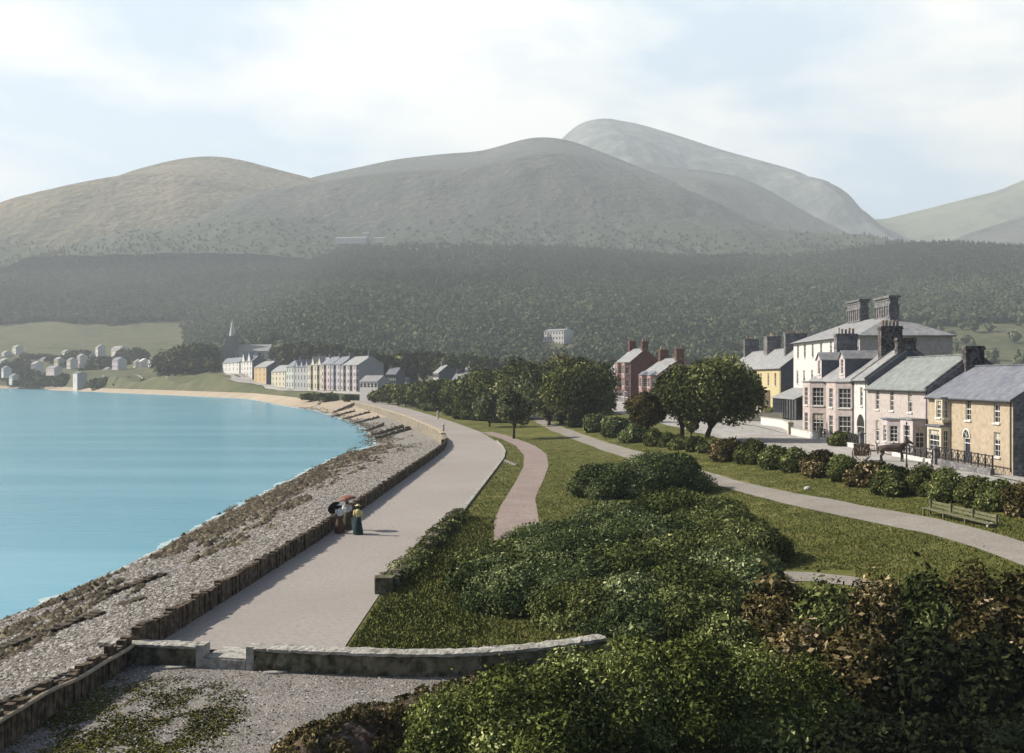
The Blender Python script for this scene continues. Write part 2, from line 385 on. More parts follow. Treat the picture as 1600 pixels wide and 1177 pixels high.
t_ = n_.new('ShaderNodeTexCoord'); m_ = n_.new('ShaderNodeMapping'); m_.inputs['Scale'].default_value = (.012, .075, 1)
a_ = n_.new('ShaderNodeTexNoise'); a_.inputs['Scale'].default_value = 1; a_.inputs['Detail'].default_value = 7; a_.inputs['Distortion'].default_value = .3
r_ = n_.new('ShaderNodeValToRGB'); r_.color_ramp.elements[0].position = .42; r_.color_ramp.elements[1].position = .72
r_.color_ramp.elements[0].color = (.070, .265, .36, 1); r_.color_ramp.elements[1].color = (.125, .335, .43, 1)
l_.new(t_.outputs['Object'], m_.inputs[0]); l_.new(m_.outputs[0], a_.inputs['Vector']); l_.new(a_.outputs['Fac'], r_.inputs[0]); l_.new(r_.outputs[0], p_.inputs['Base Color'])
m2 = n_.new('ShaderNodeMapping'); m2.inputs['Scale'].default_value = (.5, 1.3, 1)
b_ = n_.new('ShaderNodeTexNoise'); b_.inputs['Scale'].default_value = .9; b_.inputs['Detail'].default_value = 6
bb_ = n_.new('ShaderNodeBump'); bb_.inputs['Strength'].default_value = .22; bb_.inputs['Distance'].default_value = .12
l_.new(t_.outputs['Object'], m2.inputs[0]); l_.new(m2.outputs[0], b_.inputs['Vector']); l_.new(b_.outputs['Fac'], bb_.inputs['Height']); l_.new(bb_.outputs[0], p_.inputs['Normal'])
wy = np.linspace(10, 1330, 60)[:, None]; wx = np.linspace(0, 1, 30)[None, :]
WX = -2400+(np.interp(wy, SH_Y, SH_X)+8+2400)*wx
grid('sea', WX, wy+0*WX, SEA+0*WX, wm)
# promenade, paths, road
def prl(y0, y1, n, f, off=0.0):
    return [(float(f(y))+off, float(y)) for y in np.linspace(y0, y1, n)]
ribbon('promenade', [(-13.9, 37.1)]+prl(38, 466, 300, xw, .12), [(-5.65, 35.75)]+prl(37, 430, 300, xp), M['prom'], .03, 420, 8)
def W(px, py):
    g = gp(px, py); return (g.x, g.y)
ribbon('pink_path', [W(*p) for p in [(752, 676), (783, 686), (806, 697), (819, 712), (818, 730), (805, 755), (783, 790), (772, 815), (772, 850)]],
       [W(*p) for p in [(768, 675), (800, 683), (836, 697), (854, 710), (857, 728), (850, 748), (836, 780), (842, 815), (860, 850)]], M['pink_path'], .025, 90, 6)
ribbon('gravel_path', [W(*p) for p in [(806, 640), (822, 652), (860, 673), (940, 704), (1000, 722), (1100, 752), (1220, 786), (1340, 812), (1440, 832), (1520, 855), (1600, 885), (1700, 930)]],
       [W(*p) for p in [(818, 636), (838, 650), (880, 668), (960, 695), (1020, 712), (1120, 742), (1240, 771), (1360, 793), (1460, 810), (1540, 830), (1600, 848), (1700, 885)]], M['path'], .025, 160, 6)
ribbon('side_path', [W(*p) for p in [(1150, 918), (1200, 910), (1260, 909), (1330, 916), (1400, 932)]], [W(*p) for p in [(1150, 900), (1205, 893), (1265, 895), (1335, 902), (1405, 916)]], M['path'], .025, 30, 4)
ribbon('short_path', [W(*p) for p in [(781, 719), (804, 729)]], [W(*p) for p in [(783, 716), (808, 725.5)]], M['path'], .03, 8, 3)
ribbon('road', [(27.0, 40), (28.0, 70), (27.6, 85), (27, 105), (26.5, 130), (25, 170), (23, 220), (20.0, 260), (16, 320), (8, 390)], [(36.9, 40), (36.9, 85), (36.9, 105), (36.9, 140), (37.5, 170), (36, 220), (31.0, 270), (27, 330), (20, 390)], M['road'], .03, 200, 8)
ribbon('forecourt', [(37.1, 40), (37.1, 148), (38, 175), (37, 215), (34.5, 255)], [(38.7, 40), (38.7, 148), (53, 160), (53.4, 207), (53.4, 255)], M['road'], .05, 120, 8)
ribbon('gravel_yard', [(-12.6, 20), (-13.0, 28), (-13.75, 36.85)][::-1]+[(-12.6, 20)], [(3.6, 37.7), (3.6, 20)], M['gravel'], .03, 80, 60)
ribbon('town_road', [W(*p) for p in [(352, 592), (400, 601), (450, 611), (500, 615), (560, 617), (600, 618)]], [W(*p) for p in [(345, 584), (400, 597), (450, 607.5), (500, 611.5), (560, 613.5), (600, 615)]], M['road'], .25, 90, 5)
ribbon('coast_track', [W(*p) for p in [(160, 587.5), (220, 590.5), (262, 593)]], [W(*p) for p in [(160, 585.5), (220, 588.3), (262, 590)]], M['road'], .3, 60, 4)
# ------------------------------------------------------------------ mountains
M['hill'] = mat('heather hillside', (.052, .062, .054), (.108, .104, .092), .0045, .95, 1.0, .05, .05, (.055, .062, .05), .07, detail=12, bdist=9)
M['hillw'] = mat('warm heather hillside', (.125, .110, .065), (.225, .175, .115), .0045, .95, 1.0, .05, .05, (.085, .085, .055), .07, detail=12, bdist=9)
M['scree'] = mat('grey scree', (.075, .10, .095), (.13, .155, .145), .0025, .95, 1.0, .02, .05, (.2, .2, .19), .01, detail=12, bdist=12)
M['greenhill'] = mat('pale green hill', (.11, .13, .07), (.18, .19, .11), .003, .95, .8, .02, .05, (.09, .10, .07), .012, detail=12, bdist=9)
def scrub(m):
    n = m.node_tree.nodes; l = m.node_tree.links; p = n['Principled BSDF']; src = p.inputs['Base Color'].links[0].from_socket
    t = n.new('ShaderNodeTexCoord'); s = n.new('ShaderNodeSeparateXYZ'); l.new(t.outputs['Object'], s.inputs[0])
    nn = n.new('ShaderNodeTexNoise'); nn.inputs['Scale'].default_value = .008; nn.inputs['Detail'].default_value = 8; l.new(t.outputs['Object'], nn.inputs['Vector'])
    a = n.new('ShaderNodeMath'); a.operation = 'MULTIPLY_ADD'; a.inputs[1].default_value = -260; l.new(nn.outputs['Fac'], a.inputs[0]); l.new(s.outputs['Z'], a.inputs[2])
    r = n.new('ShaderNodeMapRange'); r.inputs['From Min'].default_value = 100; r.inputs['From Max'].default_value = 215; r.inputs['To Min'].default_value = .9; r.inputs['To Max'].default_value = 0
    l.new(a.outputs[0], r.inputs['Value']); mm = n.new('ShaderNodeMixRGB'); mm.inputs['Color2'].default_value = (.055, .072, .042, 1)
    l.new(r.outputs[0], mm.inputs['Fac']); l.new(src, mm.inputs['Color1']); l.new(mm.outputs[0], p.inputs['Base Color'])
scrub(M['hill']); scrub(M['hillw'])
def mountain(name, prof, Y0, D, Yb, zf, m, seed, amp=40, n=260, e=1.15, spurs=()):
    px = np.array([p[0] for p in prof], float); py = np.array([p[1] for p in prof], float)
    X = np.linspace((px[0]-800)/FPX*Y0, (px[-1]-800)/FPX*Y0, n)
    pc = CAMZ+(HOR-np.interp(800+X*FPX/Y0, px, py))*Y0/FPX
    k = np.ones(9)/9; pc2 = np.convolve(np.pad(pc, 4, 'edge'), k, 'valid')
    Yv = np.concatenate([np.linspace(Y0-D, Y0, 110), np.linspace(Y0, Y0+Yb, 14)[1:]])
    XX, YY = np.meshgrid(X, Yv)
    t = np.where(YY < Y0, (Y0-YY)/D, (YY-Y0)/Yb*.6)
    F = 1-np.clip(t, 0, 1)**e
    Z = zf+(pc2[None, :]-zf)*F
    w = ss(.08, .5, t)*(1-ss(.8, 1, t)*.4)
    rid = 1-np.abs(2*(vnoise(XX/430+YY/1400, YY/1500, seed))-1)
    Z = Z+w*amp*(rid-.5)+w*amp*.9*fbm(XX/150, YY/260, 4, seed+3)+ss(0, .1, t)*5*fbm(XX/30, YY/40, 2, seed+5)
    for a_, b_, sa, sw_ in spurs:
        xa = (a_-800)/FPX*Y0; xb = (b_-800)/FPX*(Y0-D); xc = xa+(xb-xa)*np.clip((Y0-YY)/D, -.2, 1.2)
        dx = XX-xc+60*fbm(YY/200, XX/900, 3, seed+9); Z = Z+ss(.06, .4, t)*(1-ss(.6, .97, t))*sa*.62*(np.exp(-np.sqrt(dx*dx+900)/sw_)-.45*np.exp(-((dx-sw_*1.3)/sw_)**2))
    crest = Z[109]; lim = CAMZ+(crest-CAMZ)[None, :]/Y0*YY-2-26*ss(0, .4, t); fr = YY < Y0-30
    over = np.maximum(Z-lim+12, 0); Z = np.where(fr, Z-over+over*12/(12+over)*.5, Z)
    MT[name] = (XX, YY, Z)
    return grid(name, XX, YY, Z, m)
MT = {}
mountain('scree_mountain', [(700, 400), (800, 300), (860, 235), (895, 200), (912, 190), (945, 184), (1000, 194), (1060, 212), (1130, 235), (1200, 254), (1245, 267), (1275, 282), (1292, 300), (1302, 318), (1325, 334), (1350, 352), (1380, 374), (1440, 410), (1520, 450)], 4500, 1100, 350, 330, M['scree'], 21, 55, spurs=[(945, 1020, 150, 330), (1265, 1310, 120, 260)])
mountain('far_right_mountain', [(1240, 420), (1290, 365), (1330, 342), (1380, 343), (1450, 326), (1500, 313), (1560, 298), (1600, 281), (1680, 255), (1900, 230)], 4750, 1100, 250, 300, M['greenhill'], 31, 60)
mountain('heather_shoulder', [(800, 420), (900, 320), (960, 270), (1010, 258), (1060, 262), (1100, 266), (1150, 275), (1200, 297), (1250, 328), (1300, 358), (1340, 385), (1420, 430)], 3650, 1000, 250, 250, M['hill'], 41, 40, spurs=[(1080, 1130, 110, 240)])
mountain('far_right_hill', [(1380, 430), (1440, 398), (1480, 378), (1520, 362), (1560, 350), (1600, 338), (1700, 315), (1900, 300)], 3600, 900, 250, 250, M['hill'], 51, 40)
mountain('middle_mountain', [(300, 400), (400, 310), (490, 277), (560, 262), (620, 249), (690, 241), (750, 237), (790, 226), (820, 217), (845, 214), (880, 217), (915, 228), (960, 246), (1000, 262), (1060, 288), (1120, 312), (1200, 345), (1280, 378), (1360, 410), (1450, 440)], 3250, 1250, 300, 225, M['hill'], 61, 42, spurs=[(842, 770, 150, 300), (640, 560, 80, 240), (1060, 1050, 70, 200)])
mountain('left_mountain', [(-700, 400), (-300, 362), (-100, 340), (0, 332), (60, 325), (95, 315), (130, 300), (170, 281), (220, 263), (280, 248), (330, 243), (375, 249), (430, 264), (490, 279), (540, 298), (590, 325), (640, 352), (720, 385), (820, 420)], 3000, 950, 300, 186, M['hillw'], 71, 28, spurs=[(320, 240, 130, 330), (80, -60, 70, 250)])

# ------------------------------------------------------------------ foliage tools
def ico(sub=1):
    import bmesh
    bm = bmesh.new(); bmesh.ops.create_icosphere(bm, subdivisions=sub, radius=1)
    v = np.array([q.co[:] for q in bm.verts]); f = np.array([[q.index for q in p.verts] for p in bm.faces]); bm.free()
    return v, f
ICO1, ICOF1 = ico(1); ICO2, ICOF2 = ico(2)
def leafcloud(lumps, n, size, r, core=.86, jit=.10, asp=.5, zmin=None, down=.35, inner=.80, rnd=.7, sub=2):
    lumps = np.asarray(lumps, float); k = len(lumps)
    wgt = (lumps[:, 3]*lumps[:, 4]*lumps[:, 5])**(2/3); wgt /= wgt.sum()
    idx = r.choice(k, n, p=wgt)
    d = r.normal(size=(n, 3)); d /= np.linalg.norm(d, axis=1)[:, None]
    flip = (d[:, 2] < 0) & (r.random(n) > down); d[flip, 2] *= -1
    lv = r.random(k)
    p = lumps[idx, :3]+lumps[idx, 3:]*d*(1+jit*np.clip(r.normal(size=(n, 1)), -2.5, 1.6)+np.where(r.random((n, 1)) < .07, .22*r.random((n, 1)), 0))
    keep = np.ones(n, bool)
    for j in range(k):
        q = (((p-lumps[j, :3])/lumps[j, 3:])**2).sum(1)
        keep &= ~((q < inner) & (idx != j))
    if zmin is not None: keep &= p[:, 2] > zmin
    p = p[keep]; d = d[keep]; idx = idx[keep]; m = len(p)
    nn = d+rnd*r.normal(size=(m, 3)); nn /= np.linalg.norm(nn, axis=1)[:, None]
    t = np.cross(nn, r.normal(size=(m, 3))); t /= np.linalg.norm(t, axis=1)[:, None]+1e-9
    b = np.cross(nn, t)
    sz = (size*(.5+1.25*r.random(m)**2)*(.75+.6*r.random(k))[idx])[:, None]
    V = np.stack([p-t*sz, p+b*sz*asp, p+t*sz, p-b*sz*asp], 1).reshape(-1, 3)
    Q = np.arange(m*4).reshape(-1, 4)
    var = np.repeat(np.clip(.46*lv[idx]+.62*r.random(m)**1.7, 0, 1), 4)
    tv = []; tf = []; tvar = []; off = m*4
    bv, bf = (ICO2, ICOF2) if sub == 2 else (ICO1, ICOF1)
    if core > 0:
        for j in range(k):
            w = bv*(1+.08*r.normal(size=(len(bv), 1)))
            w = lumps[j, :3]+w*lumps[j, 3:]*core
            if zmin is not None: w[:, 2] = np.maximum(w[:, 2], zmin-.3)
            tv.append(w); tf.append(bf+off); off += len(w); tvar.append(np.full(len(w), .1+.2*lv[j]))  # cores coloured darker, painting the shade between the leaves
        V = np.vstack([V]+tv); TF = np.vstack(tf); var = np.concatenate([var]+tvar)
    else: TF = None
    return V, Q, TF, var
def dome_lumps(rx, ry, h, k, r, z0=0.0, fr=.36, low=True):
    k = int(k*1.5)
    out = [(0, 0, z0+h*.30, rx*.74, ry*.74, h*.58)]
    for i in range(k):
        a = 2*PI*(i*.618+r.random()*.1); e = (i+.5)/k
        el = math.asin(e)*.92
        s = fr*(.55+.8*r.random())
        c = (math.cos(a)*math.cos(el)*rx*.66, math.sin(a)*math.cos(el)*ry*.66, z0+h*(.16+.56*math.sin(el)))
        m = min(rx, ry)
        out.append((*c, m*s*1.1, m*s*1.1, min(m*s, h*.34)))
    return out
def bush(name, label, cat, x, y, rx, ry, h, m, n, size, seed, group=None, k=9, sink=.25, asp=.5, z=None, rnd=.7, core=.86):
    r = np.random.default_rng(seed)
    z = Tz(x, y) if z is None else z
    V, Q, TF, var = leafcloud(dome_lumps(rx, ry, h+sink, k, r), n, size, r, zmin=-.1, asp=asp, rnd=rnd, core=core)
    o = mesh_np(name, V, Q, TF, m, loc=(x, y, z-sink), var=var)
    return tag(o, label, cat, group)
def tree(name, label, x, y, h, w, m, n, size, seed, group=None, z=None, trunk=.28, k=12, core=.66, lean=0.0, depth=None, flat=.5, r0=None, cat='tree', bare=None):
    r = np.random.default_rng(seed); z = Tz(x, y) if z is None else z
    root = empty(name, (x, y, z)); tag(root, label, cat, group)
    d = depth or w; h_ = h; h = h*.91
    ch = h*(1-trunk); cz = h*trunk+ch*.46
    lumps = [(lean, 0, cz, w*.30, d*.30, ch*.34)]
    tips = []
    for i in range(k):
        a = 2*PI*(i*.618+r.random()*.15); e = -.45+1.45*(i+.5)/k
        el = math.asin(max(-1, min(1, e)))
        s = .17+.10*r.random()
        c = (lean+math.cos(a)*math.cos(el)*w*.34, math.sin(a)*math.cos(el)*d*.34, cz+math.sin(el)*ch*.36)
        lumps.append((*c, w*s, d*s, min(ch*s*1.15, w*s))); tips.append(c)
    V, Q, TF, var = leafcloud(lumps, n, size, r, core=core, jit=.16, down=.6, inner=.62, rnd=.9, sub=1)
    mesh_np('crown', V, Q, TF, m, parent=root, var=var)
    mb = MB(); rr = r0 or max(.12, h*.028)
    bx = lean*.35
    mb.tube([(0, 0, -.4), (bx*.3, 0, h*trunk*.5), (bx, 0, h*trunk*1.05), (lean*.8, 0, cz)], [rr*1.3, rr, rr*.85, rr*.4], 8)
    for c in tips[::2]:
        f = r.uniform(.7, 1.0)
        mb.tube([(bx*f, 0, h*trunk*f), ((bx+c[0])*.55, c[1]*.5, (h*trunk+c[2])*.55), c], [rr*.5, rr*.32, rr*.12], 6)
    mb.build('trunk', M['bark'], root, smooth=True)
    return root
# ------------------------------------------------------------------ wood on the slopes
def forest():
    r = np.random.default_rng(5)
    tv = []; 
    for kind in range(4):
        n = 34
        d = r.normal(size=(n, 3)); d /= np.linalg.norm(d, axis=1)[:, None]; d[:, 2] = np.abs(d[:, 2])*1.0-.25*r.random(n)
        if kind < 2: p = d*np.array([.5, .5, .45])*(1+.2*r.normal(size=(n, 1)))+[0, 0, .55]
        else:
            hz = r.random(n)**1.3; a = 2*PI*r.random(n)
            p = np.stack([.36*(1-hz)*np.cos(a), .36*(1-hz)*np.sin(a), .12+hz*1.1], -1)
        nn = d+.5*r.normal(size=(n, 3)); nn /= np.linalg.norm(nn, axis=1)[:, None]
        t = np.cross(nn, r.normal(size=(n, 3))); t /= np.linalg.norm(t, axis=1)[:, None]; b = np.cross(nn, t)
        s = (.15 if kind < 2 else .11)*(.7+.7*r.random((n, 1)))
        q = np.stack([p-t*s, p+b*s*.8, p+t*s, p-b*s*.8], 1)
        core = ICO1*np.array([.42, .42, .4])+[0, 0, .5] if kind < 2 else ICO1*np.array([.2, .2, .45])+[0, 0, .5]
        tv.append((q, core))
    N = 60000
    Yv = np.sqrt(r.uniform(600**2, 2290**2, N)); pxv = r.uniform(-80, 1680, N); Xv = (pxv-800)/FPX*Yv
    Zv = T(Xv, Yv)
    py = HOR-(Zv-CAMZ)/Yv*FPX
    k = 1-ss(-420, -150, Xv); Ys = 760+k*490; Yt = 1900+k*300
    keep = (Yv > Ys-60*(1-k)+60*k) & (Yv < Yt+30)
    wob = 12*fbm(pxv/60, py/30, 2, 8)
    field = (pxv+wob*2 < 290) & (py+wob > 505)
    field |= (pxv+wob*2 > 1395-(py-500)*.3) & (py+wob*1.2 > 505)
    field |= (pxv > 840) & (pxv < 903) & (py > 526) & (py < 562) 
    field |= (pxv > 515) & (pxv < 606) & (py > 372) & (py < 384)
    scat = field & (pxv > 1395) & (r.random(N) < .03)
    keep &= (~field) | scat
    keep &= ~((pxv > 320) & (pxv < 445) & (Yv < 960+40*fbm(Xv/60, Yv/60, 2, 4)))
    keep &= ~((pxv > 440) & (pxv < 720) & (Yv < 800+40*fbm(Xv/60, Yv/60, 2, 4)))
    # thin out at the upper edge, like a ragged wood
    keep &= ~((py < 402+10*fbm(pxv/90, py/90, 3, 2)) & (pxv < 1230) & (r.random(N) < .35+.5*ss(400, 385, py)))
    idx = np.nonzero(keep)[0]
    EX = []
    for ob, cnt in ((MT['middle_mountain'], 30000), (MT['left_mountain'], 20000), (MT['heather_shoulder'], 6000)):
        XX, YY, ZZ = ob; a = r.integers(0, 80, cnt); b = r.integers(0, XX.shape[1]-1, cnt); fa, fb = r.random(cnt), r.random(cnt)
        g_ = lambda A: (A[a, b]*(1-fa)+A[a+1, b]*fa)*(1-fb)+(A[a, b+1]*(1-fa)+A[a+1, b+1]*fa)*fb
        X_, Y_, Z_ = g_(XX), g_(YY), g_(ZZ); pz = 300+130*fbm(X_/220, Y_/220, 4, 31)-Z_
        k_ = r.random(cnt) < .8*ss(-25, 125, pz)**1.1; EX.append(np.stack([X_[k_], Y_[k_], Z_[k_]]))
    EX = np.hstack(EX); e_px = 800+EX[0]*FPX/EX[1]; e_py = HOR-(EX[2]-CAMZ)/EX[1]*FPX
    ok_ = ~((e_px > 512) & (e_px < 608) & (e_py > 366) & (e_py < 384)); EX = EX[:, ok_]; e_px = e_px[ok_]; e_py = e_py[ok_]
    Xv = np.r_[Xv[idx], EX[0]]; Yv = np.r_[Yv[idx], EX[1]]; Zv = np.r_[Zv[idx], EX[2]]; pxv = np.r_[pxv[idx], e_px]; py = np.r_[py[idx], e_py]; n = len(Xv)
    n0 = n-EX.shape[1]
    dark = ss(.0, .35, fbm(pxv/260, py/60, 3, 77)+.35*(ss(490, 420, py)-.3))
    kindv = np.where(r.random(n) < .15+.65*dark, 2, 0)+r.integers(0, 2, n)
    ht = np.where(kindv < 2, r.uniform(8, 13, n), r.uniform(9, 15, n))*(1-.25*ss(470, 400, py))
    ht = ht*np.where(np.arange(n) >= n0, .62, .92)
    hue = np.clip(.26+1.0*(fbm(pxv/110, py/35, 3, 12)+.5)*.6+.25*r.normal(size=n)*.8-.30*dark, 0, 1)
    VV = []; QQ = []; TT = []; VR = []; off = 0
    for kd in range(4):
        s = np.nonzero(kindv == kd)[0]; c = len(s)
        if not c: continue
        q, core = tv[kd]; a = r.uniform(0, 2*PI, c); ca, sa = np.cos(a), np.sin(a)
        base = np.concatenate([q.reshape(-1, 3), core]); nb = len(base)
        Vx = base[None, :, 0]*ca[:, None]-base[None, :, 1]*sa[:, None]; Vy = base[None, :, 0]*sa[:, None]+base[None, :, 1]*ca[:, None]
        V = np.stack([Vx*ht[s, None]+Xv[s, None], Vy*ht[s, None]+Yv[s, None], base[None, :, 2]*ht[s, None]+Zv[s, None]-.6], -1)
        o_ = off+np.arange(c)[:, None, None]*nb
        nq = len(q)
        QQ.append((o_+np.arange(nq*4).reshape(1, nq, 4)).reshape(-1, 4)); TT.append((o_+nq*4+ICOF1[None]).reshape(-1, 3))
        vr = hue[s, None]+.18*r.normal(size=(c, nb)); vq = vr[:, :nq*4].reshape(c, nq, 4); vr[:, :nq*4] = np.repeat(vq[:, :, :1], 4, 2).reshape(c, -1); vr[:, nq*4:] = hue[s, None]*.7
        VV.append(V.reshape(-1, 3)); VR.append(np.clip(vr, 0, 1).ravel()); off += c*nb
    o = mesh_np('forest', np.vstack(VV), np.vstack(QQ), np.vstack(TT), L['forest'], var=np.concatenate(VR))
    tag(o, 'grey green wood covering the lower mountain slopes behind the town', 'forest', kind='stuff')
    print('forest trees', n)
forest()

# ------------------------------------------------------------------ haze
hb = MB(); hb.box(-3400, 3400, -60, 5400, -6, 1200)
hm = bpy.data.materials.new('haze'); hm.use_nodes = True
hn = hm.node_tree.nodes; hl = hm.node_tree.links
hn.remove(hn['Principled BSDF'])
pv = hn.new('ShaderNodeVolumePrincipled'); pv.inputs['Color'].default_value = (.82, .90, .98, 1)
pv.inputs['Density'].default_value = 2.05e-4; pv.inputs['Anisotropy'].default_value = .1
hl.new(pv.outputs[0], hn['Material Output'].inputs['Volume'])
ho = hb.build('haze', hm); tag(ho, 'pale sea haze over the bay and mountains', 'haze', kind='stuff')
# ------------------------------------------------------------------ house kit
def panel(mb, p0, p1, z0, z1, ops=(), rev=.2):
    """vertical wall from p0 to p1 (outside on the right-hand side of travel = front when p0->p1 goes left to right) with openings (u,z,w,h)"""
    p0 = Vector((p0[0], p0[1], 0)); p1 = Vector((p1[0], p1[1], 0)); d = p1-p0; Ln = d.length; d /= Ln
    inn = Vector((-d.y, d.x, 0))
    us = sorted({0, Ln, *[o[0] for o in ops], *[o[0]+o[2] for o in ops]}); zs = sorted({z0, z1, *[o[1] for o in ops], *[o[1]+o[3] for o in ops]})
    P = lambda u, z, e=0: p0+d*u+inn*e+Vector((0, 0, z))
    for a, b in zip(us, us[1:]):
        for c, e in zip(zs, zs[1:]):
            mu, mz = (a+b)/2, (c+e)/2
            if any(o[0] < mu < o[0]+o[2] and o[1] < mz < o[1]+o[3] for o in ops): continue
            mb.face([P(a, c), P(b, c), P(b, e), P(a, e)])
    for o in ops:
        a, c, b, e = o[0], o[1], o[0]+o[2], o[1]+o[3]
        mb.face([P(a, c), P(a, e), P(a, e, rev), P(a, c, rev)]); mb.face([P(b, c, rev), P(b, e, rev), P(b, e), P(b, c)])
        mb.face([P(a, c, rev), P(b, c, rev), P(b, c), P(a, c)]); mb.face([P(a, e), P(b, e), P(b, e, rev), P(a, e, rev)])
    return p0, d, inn
def window(root, p0, d, inn, o, near=True, kind='w', fm='white', glass='glass'):
    a, c, w, h = o[:4]; fmb = MB(); Z = Vector((0, 0, 1))
    C = lambda u, z, e: p0+d*(a+u)+inn*e+Z*(c+z)
    def bx(u0, u1, z0, z1, e0, e1, mi=0): fmb.obox(C((u0+u1)/2, (z0+z1)/2, (e0+e1)/2), d*((u1-u0)/2), inn*((e1-e0)/2), Z*((z1-z0)/2), mi)
    t = .06 if near else .09
    if kind == 'w':
        bx(0.004, t, 0.004, h-.004, .08, .16); bx(w-t, w-.004, 0.004, h-.004, .08, .16); bx(t, w-t, h-t, h-.004, .08, .16); bx(t, w-t, .004, t, .08, .16)
        bx(t, w-t, h*.5-.04, h*.5+.04, .10, .17)
        if near:
            nb = 1 if w < 1.3 else 2
            for i in range(nb): bx(w*(i+1)/(nb+1)-.02, w*(i+1)/(nb+1)+.02, t, h-t, .12, .155)
            for z in (.25, .75): bx(t, w-t, h*z-.02, h*z+.02, .12, .154)
            bx(-.12, w+.12, -.14, -.004, -.12, .10)
        f = fmb.build('window', [M[fm], M[glass]], root)
        if near:
            g = MB(); g.face([C(0, 0, .19), C(w, 0, .19), C(w, h, .19), C(0, h, .19)]); g.build('pane', M[glass], f)
            # pale curtains behind some panes would hide nothing; blinds are drawn on a few
            if random.random() < .4:
                q = MB(); hh = h*random.uniform(.2, .45); q.face([C(t, h-hh, .185), C(w-t, h-hh, .185), C(w-t, h-t, .185), C(t, h-t, .185)]); q.build('blind', M['ivory'], f)
        else:
            g = MB(); g.face([C(0, 0, .19), C(w, 0, .19), C(w, h, .19), C(0, h, .19)]); g.build('pane', M['farglass'], f)
        return f
    if kind in 'da':
        bx(0.004, .1, 0.0, h-.004, .06, .16); bx(w-.1, w-.004, 0.0, h-.004, .06, .16); bx(.1, w-.1, h-.1, h-.004, .06, .16)
        if kind == 'd': bx(.1, w-.1, h*.76, h*.76+.07, .07, .16)
        f = fmb.build('door_frame', M[fm], root)
        g = MB(); g.face([C(0, 0, .19), C(w, 0, .19), C(w, h, .19), C(0, h, .19)])
        for k in range(2):
            for q in range(2):
                g.obox(C(w*(.3+.4*k), h*(.2+.32*q), .18), d*(w*.13), inn*.012, Z*(h*.11))
        g.build('door', M['door' if kind == 'd' else 'iron'], root)  # in an archway this is a dark sheet painting the passage's shade
        f2 = MB(); rr = w/2; n = 14; cc = C(w/2, h, 0); P_ = lambda t, rad, e: cc+d*(rad*math.cos(t))+Z*(rad*math.sin(t)+.02)-inn*e
        for k in range(n):
            a0, a1 = PI*k/n, PI*(k+1)/n; f2.face([P_(a0, 0, .02), P_(a0, rr, .02), P_(a1, rr, .02)], 1)
            if kind == 'd': f2.obox((P_(a0, rr+.06, .05)+P_(a1, rr+.06, .05))/2, (P_(a1, rr+.06, .05)-P_(a0, rr+.06, .05))*.52, inn*.05, ((P_(a0, 1, 0)-P_(a0, 0, 0)))*.08, 0)
        if kind == 'd':
            for t in (PI*.25, PI*.5, PI*.75): f2.bar(P_(t, .05, .03), P_(t, rr, .03), .025, n=5)
        f2.build('fanlight' if kind == 'd' else 'arch_shade', [M[fm], M['iron']], root)  # over an archway the dark half disc continues the painted shade
        return f
def chimney(root, roof, cx, cy, w, d, z0, z1, pots=4, m='rubble', arcade=False, near=True):
    mb = MB(); mb.box(cx-w/2, cx+w/2, cy-d/2, cy+d/2, z0, z1-.35); mb.box(cx-w/2-.1, cx+w/2+.1, cy-d/2-.1, cy+d/2+.1, z1-.35, z1-.17); mb.box(cx-w/2-.03, cx+w/2+.03, cy-d/2-.03, cy+d/2+.03, z1-.17, z1)
    mb.box(cx-w/2-.06, cx+w/2+.06, cy-d/2-.06, cy+d/2+.06, z0+(z1-z0)*.55, z0+(z1-z0)*.55+.14)
    if arcade:
        hh = z1-z0
        mb.box(cx-w/2-.09, cx+w/2+.09, cy-d/2-.09, cy+d/2+.09, z0+hh*.28, z0+hh*.33)
        nn = 6
        for k in range(nn+1):
            x = cx-w/2+.2+(w-.4)*k/nn
            mb.box(x-.13, x+.13, cy-d/2-.14, cy-d/2-.002, z0+hh*.335, z0+hh*.70)
            mb.box(x-.13, x+.13, cy+d/2+.002, cy+d/2+.14, z0+hh*.335, z0+hh*.70)
        mb.box(cx-w/2-.16, cx+w/2+.16, cy-d/2-.18, cy+d/2+.18, z0+hh*.705, z0+hh*.78)
        mb.box(cx-w/2-.3, cx+w/2+.3, cy-d/2-.3, cy+d/2+.3, z1+.002, z1+.35)
    c = mb.build('chimney', M[m], roof)
    if arcade: return c
    along = w >= d
    for k in range(pots):
        f = (k+.5)/pots-.5; x = cx+(f*w*.86 if along else 0); y = cy+(0 if along else f*d*.86)
        q = MB(); hgt = .55+.25*random.random(); q.lathe([(.15, z1), (.13, z1+hgt*.8), (.17, z1+hgt*.82), (.16, z1+hgt)], (x, y), 8)
        q.build('chimney_pot', M['pot'] if random.random() < .7 else M['ivory'], c)
    return c
